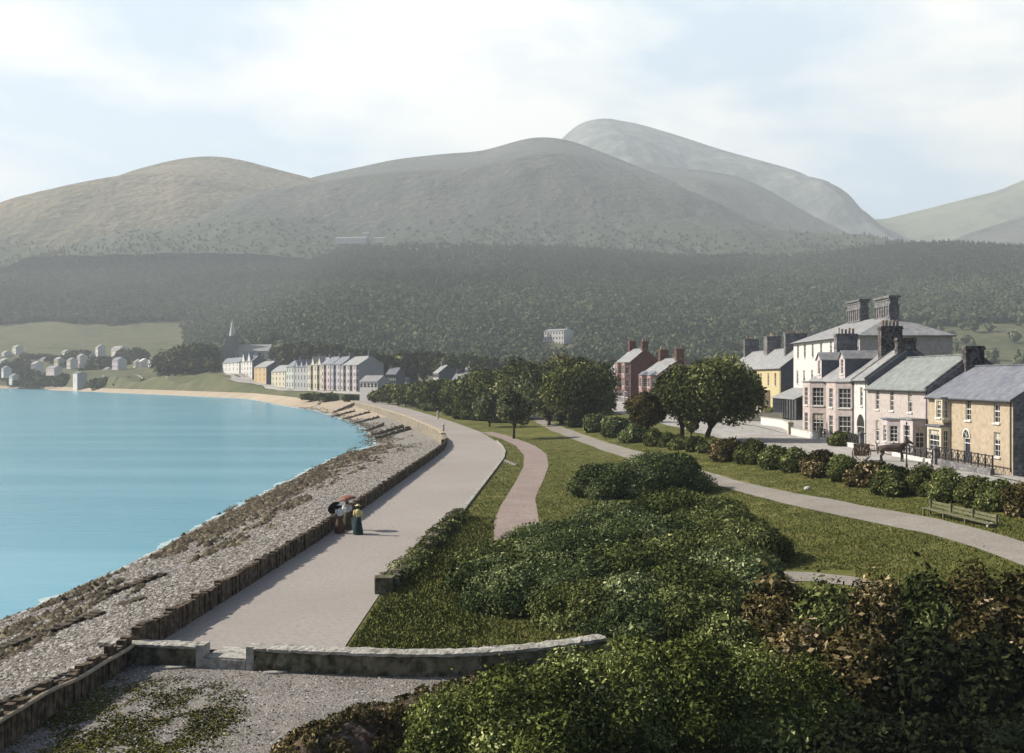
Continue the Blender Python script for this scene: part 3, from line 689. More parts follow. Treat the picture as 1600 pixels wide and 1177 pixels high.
def house(name, label, cat, group, loc, rot, W_, D, H, Rf, wm_, rm, wins=(), roof='gable', chims=(), near=True, side=(), side_m=None, back=False, base=2.0, ov=.3, hip=4.0, gutter=True, par=False, quoin=None):
    root = empty(name, loc, rot); tag(root, label, cat, group)
    mb = MB(); sb = MB()
    p0, d, inn = panel(mb, (0, 0), (W_, 0), -base, H, [w[:4] for w in wins])
    ps, ds, is_ = panel(sb, (W_, 0), (W_, D), -base, H, [w[:4] for w in side])
    panel(sb, (W_, D), (0, D), -base, H); panel(sb, (0, D), (0, 0), -base, H)
    if roof == 'gable':
        for x in (0, W_):
            q = [(x, 0, H), (x, D, H), (x, D/2, H+Rf)]
            sb.face(q if x else q[::-1])
    mb.build('wall', M[wm_], root); sb.build('side_wall', M[side_m or wm_], root)
    for w in wins: window(root, p0, d, inn, w, near, w[4] if len(w) > 4 else 'w')
    for w in side: window(root, ps, ds, is_, w, near, w[4] if len(w) > 4 else 'w')
    rb = MB(); t = .14
    if roof == 'gable':
        s = Rf/(D/2); o = ov; e = .02 if par else .12
        A = [(-o, H-o*s+.004), (D/2, H+Rf+.004), (D+o, H-o*s+.004)]
        B = [(y, z+t) for y, z in A]
        x0, x1 = -e, W_+e
        for (a, b) in ((0, 1), (1, 2)):
            rb.face([(x0, *B[a]), (x1, *B[a]), (x1, *B[b]), (x0, *B[b])]); rb.face([(x0, *A[b]), (x1, *A[b]), (x1, *A[a]), (x0, *A[a])])
        for k in (0, 2):
            q = [(x0, *A[k]), (x1, *A[k]), (x1, *B[k]), (x0, *B[k])]; rb.face(q if k == 0 else q[::-1])
        for x in (x0, x1):
            for (a, b) in ((0, 1), (1, 2)):
                q = [(x, *A[a]), (x, *A[b]), (x, *B[b]), (x, *B[a])]; rb.face(q if x == x1 else q[::-1])
        rb.box(x0, x1, D/2-.12, D/2+.12, H+Rf+t+.0, H+Rf+t+.09)
    else:
        o = ov; z0, z1 = H+.004, H+.16
        c = [(-o, -o), (W_+o, -o), (W_+o, D+o), (-o, D+o)]; rp = [(hip, D/2, H+Rf), (W_-hip*.75, D/2, H+Rf)]
        rb.face([(x, y, z0) for x, y in reversed(c)])
        for k in range(4):
            a, b = c[k], c[(k+1) % 4]; rb.face([(*a, z0), (*b, z0), (*b, z1), (*a, z1)])
        T_ = [(x, y, z1) for x, y in c]
        rb.face([T_[0], T_[1], rp[1], rp[0]]); rb.face([T_[1], T_[2], rp[1]]); rb.face([T_[2], T_[3], rp[0], rp[1]]); rb.face([T_[3], T_[0], rp[0]])
    rf = rb.build('roof', M[rm], root)
    if par:                        # raised gable parapets
        q = MB()
        for x in par:
            s = Rf/(D/2)
            for sgn in (0, 1):
                a = Vector((x, -ov*.9 if sgn == 0 else D+ov*.9, H-ov*s+.22)); b = Vector((x, D/2, H+Rf+.36)); m_ = (a+b)/2; dd = (b-a)/2
                q.obox(m_, dd, Vector((.2, 0, 0)), Vector((0, 0, .16)))
        q.build('parapet', M['rubble'], rf)
    if gutter and near:
        q = MB(); zg = H-ov*(Rf/(D/2))-.02 if roof == 'gable' else H+.03
        q.bar((.02, -ov-.07, zg), (W_-.02, -ov-.07, zg), .07); q.bar((W_-.25, -.09, zg), (W_-.25, -.09, 0), .05)
        q.build('gutter', M['iron'], root)
    for c in chims: chimney(root, rf, *c[:6], **(c[6] if len(c) > 6 else {}))
    return root
def bay(root, x0, x1, p, z1, m, c=None, wins=(1.0, 1.9), floors=((.7, 1.9),), base=2.0, flat=True, top='slate', side_w=None, near=True):
    """projecting bay from x0..x1 along the facade, p deep; c = cant (0 square)"""
    c = p if c is None else c
    b = empty('bay', (0, 0, 0)); b.parent = root
    pts = [(x0, -.003), (x0+c, -p), (x1-c, -p), (x1, -.003)]
    mb = MB(); segs = []
    for a, e in zip(pts, pts[1:]):
        Ln = math.hypot(e[0]-a[0], e[1]-a[1])
        if Ln < .3: continue
        ww = min(wins[0] if Ln > 2 else Ln*.62, Ln-.4)
        ops = [((Ln-ww)/2, fz, ww, fh) for fz, fh in floors] if ww > .3 else []
        if side_w is False and (a is pts[0] or e is pts[3]): ops = []
        segs.append((panel(mb, a, e, -base, z1, ops), ops))
    mb.build('wall', M[m], b)
    for (q0, dd, ii), ops in segs:
        for o in ops: window(b, q0, dd, ii, o, near)
    r = MB(); o = .16
    P = [(x0-o, 0.0), (x0+c-o*.4, -p-o), (x1-c+o*.4, -p-o), (x1+o, 0.0)]
    r.face([(x, y, z1+.12) for x, y in P]) if flat else None
    if not flat:
        r.face([(*P[0], z1+.12), (*P[1], z1+.12), (x0+c*.6, -.02, z1+1.0)]); r.face([(*P[1], z1+.12), (*P[2], z1+.12), (x1-c*.6, -.02, z1+1.0), (x0+c*.6, -.02, z1+1.0)]); r.face([(*P[2], z1+.12), (*P[3], z1+.12), (x1-c*.6, -.02, z1+1.0)])
    r.face([(x, y, z1+.004) for x, y in reversed(P)])
    for a, e in zip(P, P[1:]): r.face([(*a, z1+.004), (*e, z1+.004), (*e, z1+.12), (*a, z1+.12)])
    r.build('bay_roof', M[top], b)
    return b
def dormer(root, roof, xc, w, y0, z0, z1, depth, m, rm):
    d = MB(); p = panel(d, (xc-w/2, y0), (xc+w/2, y0), z0, z1, [(w/2-.45, z0+.55, .9, z1-z0-.75)])
    d.face([(xc-w/2, y0, z1), (xc+w/2, y0, z1), (xc, y0, z1+.75)])
    f = d.build('dormer', M[m], root)
    window(f, *p, (w/2-.45, z0+.55, .9, z1-z0-.75), True)
    for tri in ([(xc+w/2, y0, z0), (xc+w/2, y0+depth, z1), (xc+w/2, y0, z1)], [(xc-w/2, y0, z0), (xc-w/2, y0, z1), (xc-w/2, y0+depth, z1)]):
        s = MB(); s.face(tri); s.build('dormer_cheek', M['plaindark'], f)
    r = MB(); o = .18
    for sg in (-1, 1):
        a = [(xc+sg*(w/2+o), y0-o, z1-.18), (xc, y0-o, z1+.78), (xc, y0+depth+1.2, z1+.78), (xc+sg*(w/2+o), y0+depth+.3, z1-.18)]
        r.face(a); r.face([(x, y, z+.1) for x, y, z in reversed(a)])
        r.face([a[0], a[1], (a[1][0], a[1][1], a[1][2]+.1), (a[0][0], a[0][1], a[0][2]+.1)]); r.face([a[0], a[3], (a[3][0], a[3][1], a[3][2]+.1), (a[0][0], a[0][1], a[0][2]+.1)])
    r.build('dormer_roof', M[rm], f)
def uY(px, X=38.5): return X*FPX/(px-800)       # where a facade standing at X is met at this bearing
# ---------------- the row of houses beyond the road (fronts face the sea)
RZ = -PI/2
yl, yr = 101.55, 84.4
def u(px, far_px_y): return far_px_y-uY(px)     # distance along a facade, from its far end
g = house('house', 'two storey cream house with a blue slate roof and oriel window, nearest on the right', 'house', 'houses beyond the road', (38.5, yl, 1.9), RZ, yl-yr, 8.2, 5.6, 2.6, 'cream', 'slate',
  wins=[(u(1557.5, yl)-.55, 3.7, 1.1, 1.85), (u(1513, yl)-.55, 3.7, 1.1, 1.85), (u(1557.5, yl)-.55, 1.0, 1.15, 1.95), (u(1511, yl)-.65, .12, 1.3, 2.1, 'd')],
  side=[], side_m='rubble', chims=[(.05, 4.1, 1.0, 1.7, 6.8, 10.2, dict(pots=0, m='soot')), (u(1567, yl)-6.1+3.0, 4.9, 1.0, 1.5, 7.2, 9.7, dict(pots=2, m='soot'))])
bay(g, 1.9, 5.2, .85, 2.95, 'ivory', .01, (2.4, 1.9), ((.75, 1.9),), top='slate')
bay(g, 3.5, 5.2, .75, 5.45, 'ivory', .01, (1.1, 1.6), ((3.75, 1.5),), base=-3.35, top='slate')
yf = 119.0
g = house('house', 'pale pinkish grey house with a green grey slate roof, between cream house and archway', 'house', 'houses beyond the road', (38.5, yf, 1.9), RZ, yf-yl-.02, 8.6, 6.2, 3.1, 'pinkgrey', 'greenslate',
  wins=[(u(1371, yf)-.55, 3.95, 1.1, 2.0), (u(1393.5, yf)-.55, 3.95, 1.1, 2.0), (u(1422, yf)-.55, 3.95, 1.1, 2.0), (u(1371, yf)-.55, .6, 1.1, 2.2), (u(1386, yf)-.65, .12, 1.3, 2.1, 'd')],
  chims=[], par=[yf-yl-.22], side_m='rubble')
bay(g, u(1400, yf)-1.9, u(1412, yf)-1.0, 1.0, 3.1, 'palepink', .8, (.9, 1.8), ((.9, 1.6),), top='slate')
bay(g, 14.0, 17.2, 1.35, 3.35, 'palepink', .01, (1.6, 2.0), ((.8, 2.0),), top='greenslate')
ye = 123.5
g = house('house', 'narrow tall pink house with dark archway, beside the bay fronted villa', 'house', 'houses beyond the road', (38.5, ye, 1.9), RZ, ye-yf-.02, 9.2, 7.1, 3.3, 'whitewash', 'paleslate',
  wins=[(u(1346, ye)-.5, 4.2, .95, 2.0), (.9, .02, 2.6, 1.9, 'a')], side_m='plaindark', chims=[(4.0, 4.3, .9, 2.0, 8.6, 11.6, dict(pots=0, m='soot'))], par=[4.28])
yd = 141.5
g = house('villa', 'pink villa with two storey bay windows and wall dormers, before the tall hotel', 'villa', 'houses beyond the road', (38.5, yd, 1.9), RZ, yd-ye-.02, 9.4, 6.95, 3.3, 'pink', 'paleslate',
  wins=[(8.7-.1, .05, 1.2, 2.2, 'd'), (8.6, 3.9, 1.2, 2.0)], side_m='plaindark',
  chims=[(17.2, 4.3, 1.1, 2.4, 9.1, 13.1, dict(pots=5, m='soot')), (.7, 4.3, 1.2, 2.7, 8.7, 12.9, dict(pots=5, m='rubble'))], par=[17.78])
bay(g, .6, 6.9, 1.6, 6.75, 'pink', 1.5, (1.5, 1.9), ((.6, 2.3), (3.85, 2.2)), top='paleslate')
bay(g, 11.1, 17.75, 1.6, 6.75, 'pink', 1.5, (1.5, 1.9), ((.6, 2.3), (3.85, 2.2)), top='paleslate')
dormer(g, None, 3.3, 2.2, .15, 7.2, 9.6, 3.4, 'palepink', 'paleslate'); dormer(g, None, 12.9, 2.2, .15, 7.2, 9.6, 3.4, 'palepink', 'paleslate')
yh = 207.5
hw = []
for p in (1246.8, 1257.5, 1269.8, 1283, 1298.5, 1316, 1334): hw.append((yh-uY(p, 53.2)-.65, 10.9, 1.3, 2.4))
for p in (1246, 1256.5, 1269, 1283, 1298.5, 1316): hw.append((yh-uY(p, 53.2)-.65, 6.1, 1.3, 2.5))
for p in (1256.5, 1269): hw.append((yh-uY(p, 53.2)-.65, .9, 1.5, 3.0))
g = house('hotel', 'tall white three storey hotel with hipped roof and two arcaded chimney stacks', 'hotel', None, (53.2, yh, 1.9), RZ, yh-168, 14.2, 13.6, 3.5, 'whitewash', 'paleslate', wins=hw, roof='hip', hip=9.5, ov=.5, side_m='palepink',
  side=[(12.6, 9.6, .9, 1.6), (3.0, 10.8, 1.1, 2.2)],
  chims=[(15.8, 7.1, 7.2, 1.3, 15.6, 20.4, dict(arcade=True, m='rubble')), (30.6, 7.1, 7.2, 1.3, 15.6, 19.9, dict(arcade=True, m='rubble'))])
q = MB()                                  # glazed verandah in front of the hotel's far end
for k in range(7): q.box(.2+k*1.6, .32+k*1.6, -4.0, -3.9, 0, 3.5)
for k in range(4): q.box(9.8, 9.9, -3.8+k*1.2, -3.7+k*1.2, 0, 3.5)
for z in (1.0, 2.4, 3.4): q.box(.2, 9.9, -4.03, -3.87, z, z+.1); q.box(9.78, 9.92, -3.9, -.1, z, z+.1)
v = q.build('verandah', M['iron'], g)
q = MB(); q.face([(.3, -3.93, .05), (9.8, -3.93, .05), (9.8, -3.93, 3.4), (.3, -3.93, 3.4)]); q.face([(9.85, -3.9, .05), (9.85, -.1, .05), (9.85, -.1, 3.4), (9.85, -3.9, 3.4)]); q.build('glazing', M['glass'], v)
q = MB(); q.face([(-.2, -4.3, 3.55), (17, -4.3, 3.55), (17, -.02, 5.4), (-.2, -.02, 5.4)]); q.face([(-.2, -.02, 5.3), (17, -.02, 5.3), (17, -4.3, 3.45), (-.2, -4.3, 3.45)]); q.face([(-.2, -4.3, 3.45), (17, -4.3, 3.45), (17, -4.3, 3.55), (-.2, -4.3, 3.55)]); q.face([(17, -4.3, 3.45), (17, -.02, 5.3), (17, -.02, 5.4), (17, -4.3, 3.55)])
for k in range(4): q.box(11.2+k*1.85, 11.4+k*1.85, -4.1, -3.9, 0, 3.5)
q.build('verandah_roof', M['paleslate'], v)
g = house('house', 'yellow fronted house with blue slate roof and three chimney stacks, left of the white hotel', 'house', 'houses beyond the road', (52.6, 268, 1.9), RZ, 53, 10.5, 9.2, 4.1, 'yellow', 'paleslate',
  wins=[(268-uY(p, 52.6)-.7, 5.6, 1.4, 2.6) for p in (1163, 1172, 1180, 1189, 1200.5, 1211.5)]+[(268-uY(p, 52.6)-.7, .9, 1.4, 2.6) for p in (1172, 1180, 1211.5)],
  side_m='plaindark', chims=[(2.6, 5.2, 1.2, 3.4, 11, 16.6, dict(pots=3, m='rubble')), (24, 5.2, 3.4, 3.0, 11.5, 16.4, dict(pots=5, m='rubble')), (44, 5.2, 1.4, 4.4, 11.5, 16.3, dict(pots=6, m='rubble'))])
q = bay(g, 39.5, 44.0, 1.8, 4.6, 'ivory', .01, (1.8, 2.0), ((.05, 3.6),), top='paleslate', side_w=False)
# gable at the right edge of the picture: the cream house's neighbour climbing plant is part of its wall
pl = leafcloud([(0, 0, 6.6, .5, .12, .55), (.1, 0, 5.4, .6, .12, .4), (0, 0, 4.2, .5, .12, .5)], 300, .16, rng, core=0)
tag(mesh_np('climbing_plant', pl[0], pl[1], None, L['road'], loc=(40.2, 84.3, .6), var=pl[3]), 'dark climbing plant on the grey gable at the right edge', 'plant')
# red houses
def rh(name, label, pxn, Yn, wf, D, H, Rf, zb, wm_, sm, rm, ch, bays, wins=(), rot=R(-72), near=True):
    xn = at(pxn, Yn); dx = -wf*math.cos(rot); dy = -wf*math.sin(rot)
    return house(name, label, 'house', 'red brick houses', (xn+dx, Yn+dy, zb), rot, wf, D, H, Rf, wm_, rm, wins=wins, side_m=sm, chims=ch)
g = rh('house', 'three storey red brick house with bay windows, left of the lower pink one', 985, 287, 9.0, 8.6, 10.3, 3.4, 3.0, 'pinkbrick', 'redbrick', 'paleslate',
       [(8.4, 4.3, 1.0, 1.7, 12, 15.7, dict(pots=3, m='chimbrick')), (.5, 4.3, 1.0, 1.9, 12, 16.0, dict(pots=4, m='chimbrick'))], None)
bay(g, .6, 3.9, 1.1, 10.1, 'pinkbrick', .8, (1.3, 2.0), ((.8, 2.1), (4.0, 2.1), (7.2, 2.1)), top='paleslate'); bay(g, 5.0, 8.5, 1.1, 10.1, 'pinkbrick', .8, (1.3, 2.0), ((.8, 2.1), (4.0, 2.1), (7.2, 2.1)), top='paleslate')
g = rh('house', 'two storey pink brick house with hipped bay roofs, right of the taller red one', 1028, 255, 9.5, 11.5, 6.9, 3.7, 3.0, 'pinkbrick', 'pinkbrick', 'paleslate',
       [(9.0, 5.75, 1.0, 2.0, 9.5, 12.9, dict(pots=3, m='chimbrick')), (.5, 5.75, 1.0, 2.2, 9.5, 12.9, dict(pots=4, m='chimbrick'))], None)
bay(g, .6, 4.2, 1.2, 6.7, 'pinkbrick', .9, (1.3, 2.0), ((.8, 2.0), (4.0, 2.0)), flat=False, top='slate'); bay(g, 5.2, 9.0, 1.2, 6.7, 'pinkbrick', .9, (1.3, 2.0), ((.8, 2.0), (4.0, 2.0)), flat=False, top='slate')
house('cottage', 'white cottage gable behind the tall red brick house', 'cottage', None, (at(948, 330), 330, 4.0), R(-60), 9, 8, 6.5, 3.6, 'whitewash', 'paleslate', wins=[(2, 3.4, 1.1, 1.7), (5.5, 3.4, 1.1, 1.7)], chims=[(8.5, 4, .8, 1.4, 8.5, 11.4, dict(pots=2, m='rubble'))])

# ---------------- garden walls, fences, gates in front of the houses
def wallstrip(name, label, pts, h, t, m, cat='wall', cope=None, base=.5, group=None, jit=0.0, zf=None):
    mb = MB(); cb = MB()
    for a, b in zip(pts, pts[1:]):
        a2 = Vector((a[0], a[1], 0)); b2 = Vector((b[0], b[1], 0)); d = (b2-a2); Ln = d.length; d /= Ln; nrm = Vector((-d.y, d.x, 0))*t/2
        za = (Tz(*a[:2]) if zf is None else zf(*a[:2])); zb = (Tz(*b[:2]) if zf is None else zf(*b[:2]))
        ha = a[2] if len(a) > 2 else h; hb_ = b[2] if len(b) > 2 else h
        P = [a2-nrm+Vector((0, 0, za-base)), b2-nrm+Vector((0, 0, zb-base)), b2+nrm+Vector((0, 0, zb-base)), a2+nrm+Vector((0, 0, za-base)),
             a2-nrm+Vector((0, 0, za+ha)), b2-nrm+Vector((0, 0, zb+hb_)), b2+nrm+Vector((0, 0, zb+hb_)), a2+nrm+Vector((0, 0, za+ha))]
        i = len(mb.v); mb.v += [tuple(p) for p in P]
        for q in ((0, 3, 2, 1), (4, 5, 6, 7), (0, 1, 5, 4), (1, 2, 6, 5), (2, 3, 7, 6), (3, 0, 4, 7)): mb.f.append(tuple(i+k for k in q)); mb.mi.append(0)
        if cope:
            n2 = nrm*1.18; up = Vector((0, 0, .012)); th = Vector((0, 0, .12)); i = len(cb.v)
            Q = [P[4]-n2+nrm, P[5]-n2+nrm, P[6]+n2-nrm, P[7]+n2-nrm]
            Q = [q+up for q in Q]+[q+up+th for q in Q]; cb.v += [tuple(q) for q in Q]
            for q in ((0, 3, 2, 1), (4, 5, 6, 7), (0, 1, 5, 4), (1, 2, 6, 5), (2, 3, 7, 6), (3, 0, 4, 7)): cb.f.append(tuple(i+k for k in q)); cb.mi.append(0)
    o = mb.build(name, M[m])
    tag(o, label, cat, group)
    if cope: cb.build('coping', M[cope], o)
    return o
def lattice(name, label, a, b, z, h, m='iron', n=8, base=None, group='lattice fences before the houses', x2=True):
    root = empty(name, (a[0], a[1], z)); tag(root, label, 'fence', group)
    d = Vector((b[0]-a[0], b[1]-a[1], 0)); q = MB(); p = MB()
    for k in range(n+1):
        c = d*(k/n); p = MB(); p.box(c.x-.05, c.x+.05, c.y-.05, c.y+.05, -.05, h+.08); p.build('fence_post', M[m], root)
    for zz in (.12, h): q.obox(d/2+Vector((0, 0, zz)), d/2, Vector((-d.y, d.x, 0)).normalized()*.03, Vector((0, 0, .04)))
    for k in range(n*2):
        c0 = d*(k/(2*n)); c1 = d*((k+1)/(2*n))
        q.bar(c0+Vector((0, 0, .14)), c1+Vector((0, 0, h-.02)), .03, n=4); q.bar(c0+Vector((0, 0, h-.02)), c1+Vector((0, 0, .14)), .03, n=4)
    q.build('lattice_panel', M[m], root)
    if base:
        w = MB(); w.obox(d/2+Vector((0, 0, -.3)), d/2, Vector((-d.y, d.x, 0)).normalized()*.17, Vector((0, 0, .28))); w.build('plinth', M[base], root)
    return root
lattice('lattice_fence', 'dark lattice fence on a low wall before the cream house door', (37.2, 95.6), (37.2, 85.0), 2.15, .95, n=8, base='rubble')
lattice('lattice_fence', 'lattice fence below the bay windows of cream and grey houses', (37.0, 106.5), (37.0, 96.6), 2.0, .85, n=7, base='whitewash')
lattice('lattice_fence', 'lattice fence before the archway, beneath the clipped garden hedge', (37.0, 131.5), (37.0, 117.0), 2.1, .95, n=9, base='whitewash')
wallstrip('garden_wall', 'low white garden wall in front of the pink villa', [(37.0, 145), (37.0, 132.5)], .9, .35, 'whitewash', cope='coping')
def pier(x, y, h, label, w=.55, m='ivory', z=None):
    q = MB(); q.box(-w/2, w/2, -w/2, w/2, -.3, h); q.box(-w/2-.08, w/2+.08, -w/2-.08, w/2+.08, h+.002, h+.14); q.face([(-w/2, -w/2, h+.14), (w/2, -w/2, h+.14), (0, 0, h+.42)]); q.face([(w/2, -w/2, h+.14), (w/2, w/2, h+.14), (0, 0, h+.42)]); q.face([(w/2, w/2, h+.14), (-w/2, w/2, h+.14), (0, 0, h+.42)]); q.face([(-w/2, w/2, h+.14), (-w/2, -w/2, h+.14), (0, 0, h+.42)])
    tag(q.build('gate_pier', M[m], loc=(x, y, Tz(x, y) if z is None else z)), label, 'gate pier', 'gate piers along the road')
pier(37.0, 146.2, 1.5, 'pale gate pier at the left end of the villa wall'); pier(37.0, 132.0, 1.5, 'pale gate pier between the villa wall and lattice fence', .4)
pier(37.0, 116.2, 1.6, 'dark gate pier before the archway house', .45, 'rubble'); pier(37.1, 96.1, 1.3, 'dark gate post left of the cream house lattice', .35, 'rubble')
wallstrip('garden_wall', 'white wall and dark gate in front of the hotel verandah', [(40.5, 178), (40.3, 164), (38.8, 152)], 1.2, .35, 'whitewash', cope='coping')
wallstrip('garden_wall', 'long pale boundary wall before the yellow house garden', [(41.0, 262), (40.8, 225), (40.8, 192)], 1.5, .4, 'ivory', cope='coping')
wallstrip('garden_wall', 'short pale wall turning in towards the yellow house', [(40.9, 191), (47, 191)], 1.4, .4, 'ivory', cope='coping')
wallstrip('garden_wall', 'low grey garden wall with dark railings below the red brick houses', [(27.2, 300), (29.4, 262), (31.0, 240)], 1.3, .35, 'rubble', cope='whitewash')
for k, (x, y, lb) in enumerate([(27.0, 302, 'pale gate pier left of the red brick houses'), (28.6, 276, 'pink gate pier before the tall red house'), (30.1, 253, 'tall pale gate pier between the two red houses'), (31.2, 238.6, 'pale gate pier right of the pink brick house')]): pier(x, y, 2.4, lb, .9, 'palepink')
# post by the road
q = MB(); q.tube([(0, 0, -.3), (0, 0, 1.0), (0, 0, 3.7)], [.07, .06, .045]); q.lathe([(.07, 3.7), (.08, 3.78), (.02, 3.9)], n=10); q.lathe([(.11, -.05), (.1, .35), (.07, .42)], n=10)
tag(q.build('street_post', M['iron'], loc=(at(1416.6, 92), 92, 1.6)), 'thin dark post standing by the road, right of the horse and cart', 'post')

# ---------------- horse and cart on the road
def skinned(name, nodes, edges, m, parent=None, loc=(0, 0, 0), rz=0.0, sub=2, root=0):
    me = bpy.data.meshes.new(name); me.from_pydata([n[:3] for n in nodes], edges, [])
    o = bpy.data.objects.new(name, me); col.objects.link(o)
    sk = o.modifiers.new('skin', 'SKIN'); sk.use_smooth_shade = True
    bpy.context.view_layer.update()
    lay = me.skin_vertices[0] if len(me.skin_vertices) else None
    if lay is None:
        bpy.context.view_layer.objects.active = o; bpy.ops.mesh.customdata_skin_add(); lay = me.skin_vertices[0]
    for i, n in enumerate(nodes):
        r = n[3]; lay.data[i].radius = (r, r) if not isinstance(r, tuple) else r
        lay.data[i].use_root = (i == root)
    sb = o.modifiers.new('sub', 'SUBSURF'); sb.levels = sub; sb.render_levels = sub
    dg = bpy.context.evaluated_depsgraph_get(); dg.update()
    m2 = bpy.data.meshes.new_from_object(o.evaluated_get(dg)); bpy.data.objects.remove(o)
    m2.name = name; m2.materials.clear(); m2.materials.append(m)
    for p in m2.polygons: p.use_smooth = True
    o = bpy.data.objects.new(name, m2); col.objects.link(o); o.location = loc; o.rotation_euler = (0, 0, rz)
    if parent: o.parent = parent
    return o
M['horse'] = mat('dark bay coat', (.022, .014, .010), (.05, .032, .02), 3, .6)
M['hair'] = mat('dark hair', (.012, .009, .007), (.03, .02, .015), 8, .7)
M['skin'] = mat('skin', (.55, .36, .27), (.60, .41, .31), 8, .6)
hn0 = [(0, 0, 1.25, .27), (.45, 0, 1.22, .29), (-.5, 0, 1.22, .27), (.85, 0, 1.28, .24), (-.85, 0, 1.27, .24),            # trunk (0-4)
       (1.15, 0, 1.62, .15), (1.38, 0, 1.92, .11), (1.62, 0, 1.82, .10), (1.86, 0, 1.60, .065),                       # neck, head 5-8
       (.82, .15, .98, .115), (.84, .16, .58, .062), (.80, .16, .14, .045), (.88, .16, .03, .06),
       (.82, -.15, .98, .115), (.98, -.16, .60, .062), (.98, -.16, .16, .045), (1.06, -.16, .03, .06),
       (-.86, .16, 1.0, .15), (-.72, .17, .78, .10), (-.98, .17, .52, .06), (-.93, .17, .14, .045), (-.86, .17, .03, .06),
       (-.86, -.16, 1.0, .15), (-.62, -.17, .78, .10), (-.85, -.17, .52, .06), (-.78, -.17, .14, .045), (-.70, -.17, .03, .06),
       (-1.08, 0, 1.36, .05), (-1.18, 0, 1.05, .07), (-1.18, 0, .62, .03), (1.36, .07, 2.02, .035), (1.36, .08, 2.13, .015), (1.36, -.07, 2.02, .035), (1.36, -.08, 2.13, .015)]
hn_ = [(a, b, c, r*1.28) for a, b, c, r in hn0]
he = [(0, 1), (0, 2), (1, 3), (2, 4), (3, 5), (5, 6), (6, 7), (7, 8), (3, 9), (9, 10), (10, 11), (11, 12), (3, 13), (13, 14), (14, 15), (15, 16), (4, 17), (17, 18), (18, 19), (19, 20), (20, 21), (4, 22), (22, 23), (23, 24), (24, 25), (25, 26), (4, 27), (27, 28), (28, 29), (6, 30), (30, 31), (6, 32), (32, 33)]
HY = 99.0
hx = at(1393, HY)
ho_ = skinned('horse', hn_, he, M['horse'], loc=(hx, HY, 1.6), rz=R(-25)); tag(ho_, 'dark horse harnessed to a two wheeled cart on the road', 'horse')
q = MB(); q.tube([(1.1, 0, 1.86), (1.3, 0, 2.02), (1.0, 0, 1.62), (.75, 0, 1.5)], [.03, .05, .05, .03]); q.build('mane', M['hair'], ho_)
q = MB(); q.lathe([(.31, 0), (.36, .04), (.31, .09)], n=16); h_ = q.build('collar', M['iron'], ho_); h_.location = (.95, 0, 1.35); h_.rotation_euler = (0, R(55), 0); h_.scale = (1, .8, 1)
cart = empty('jaunting_cart', (hx-2.35, HY+1.1, 1.6), R(-25)); tag(cart, 'light two wheeled passenger cart behind the dark horse', 'cart')
for sg in (-1, 1):
    w = MB(); n = 24; rr = .72
    w.tube([(rr*math.cos(2*PI*k/n), 0, rr*math.sin(2*PI*k/n)) for k in range(n+1)], [.045]*(n+1), 6)
    o = w.build('wheel', M['iron'], cart, loc=(0, sg*.72, rr))
    w = MB()
    for k in range(12): w.bar((0, 0, 0), (rr*math.cos(2*PI*k/12), 0, rr*math.sin(2*PI*k/12)), .02, n=5)
    w.build('spokes', M['ivory'], o)
    w = MB(); w.bar((0, -.1, 0), (0, .1, 0), .1, n=12); w.build('hub', M['timber'], o)
    s = MB(); s.box(-.7, .7, sg*.25-.2, sg*.25+.2, 1.0, 1.12); s.box(-.7, .7, sg*.05-.03, sg*.05+.03, 1.125, 1.55); s.build('seat', M['timber'], cart)
    s = MB(); s.bar((.6, sg*.45, .95), (3.2, sg*.38, 1.12), .035); s.build('shaft', M['timber'], cart)
    s = MB(); s.box(-.6, .6, sg*.88-.1, sg*.88+.1, .5, .54); s.box(-.6, .6, sg*.74-.01, sg*.74+.01, .545, .98); s.build('footboard', M['timber'], cart)
s = MB(); s.bar((0, -.72, .72), (0, .72, .72), .04); s.box(-.65, .7, -.22, .22, .76, .99); s.build('body', M['timber'], cart)
# ------------------------------------------------------------------ timber sea wall, stone sea wall
def planks(name, label, f, y0, y1, h, z0, step=.3, post_every=9, cap=False, hj=.07):
    mb = MB(); y = y0; k = 0
    while y < y1:
        x = f(y); x2 = f(y+.01); d = Vector((x2-x, .01, 0)).normalized(); nrm = Vector((-d.y, d.x, 0))
        w = step*random.uniform(.82, .98); big = k % post_every == 0
        hh = h+random.uniform(-hj, hj*.6)+(.05 if big else 0); t = random.uniform(.09, .14)+(.05 if big else 0)
        lean = Vector((random.uniform(-.02, .02), random.uniform(-.02, .02), 0))
        c = Vector((x, y, (z0+hh)/2-.25)); mb.obox(c+nrm*random.uniform(-.03, .03), d*w/2, nrm*t, Vector((0, 0, (hh-z0)/2+.25))+lean)
        y += step*abs(d.y); k += 1
    o = mb.build(name, M['timber']); tag(o, label, 'sea wall')
    return o
tw = planks('timber_sea_wall', 'dark upright timber sea wall between promenade and shingle', lambda y: xw(y)+.0, 36.8, 150, .85, -.4)
bk = MB(); 
for y in np.arange(36.8, 150, 2.0):
    a = Vector((xw(y)-.16, y, .60)); b = Vector((xw(y+2)-.16, y+2, .60)); bk.bar(a, b, .07, n=6)
bk.build('waling', M['palewood'], tw)
fw = planks('timber_breastwork', 'low dark timber breastwork with pale top rail, left of the stepped wall', lambda y: xw(y)-.1+(36.6-y)*.12, 22.5, 36.4, .62, -.8, .28, 7, hj=.18)
q = MB(); pts = [(xw(y)-.02+(36.6-y)*.12+.12, y, .42+.03*math.sin(y*1.7)+.1*math.sin(y*.5)) for y in np.arange(22.5, 36.6, .7)]; q.tube(pts, [.065]*len(pts), 8); q.build('rail', M['palewood'], fw)
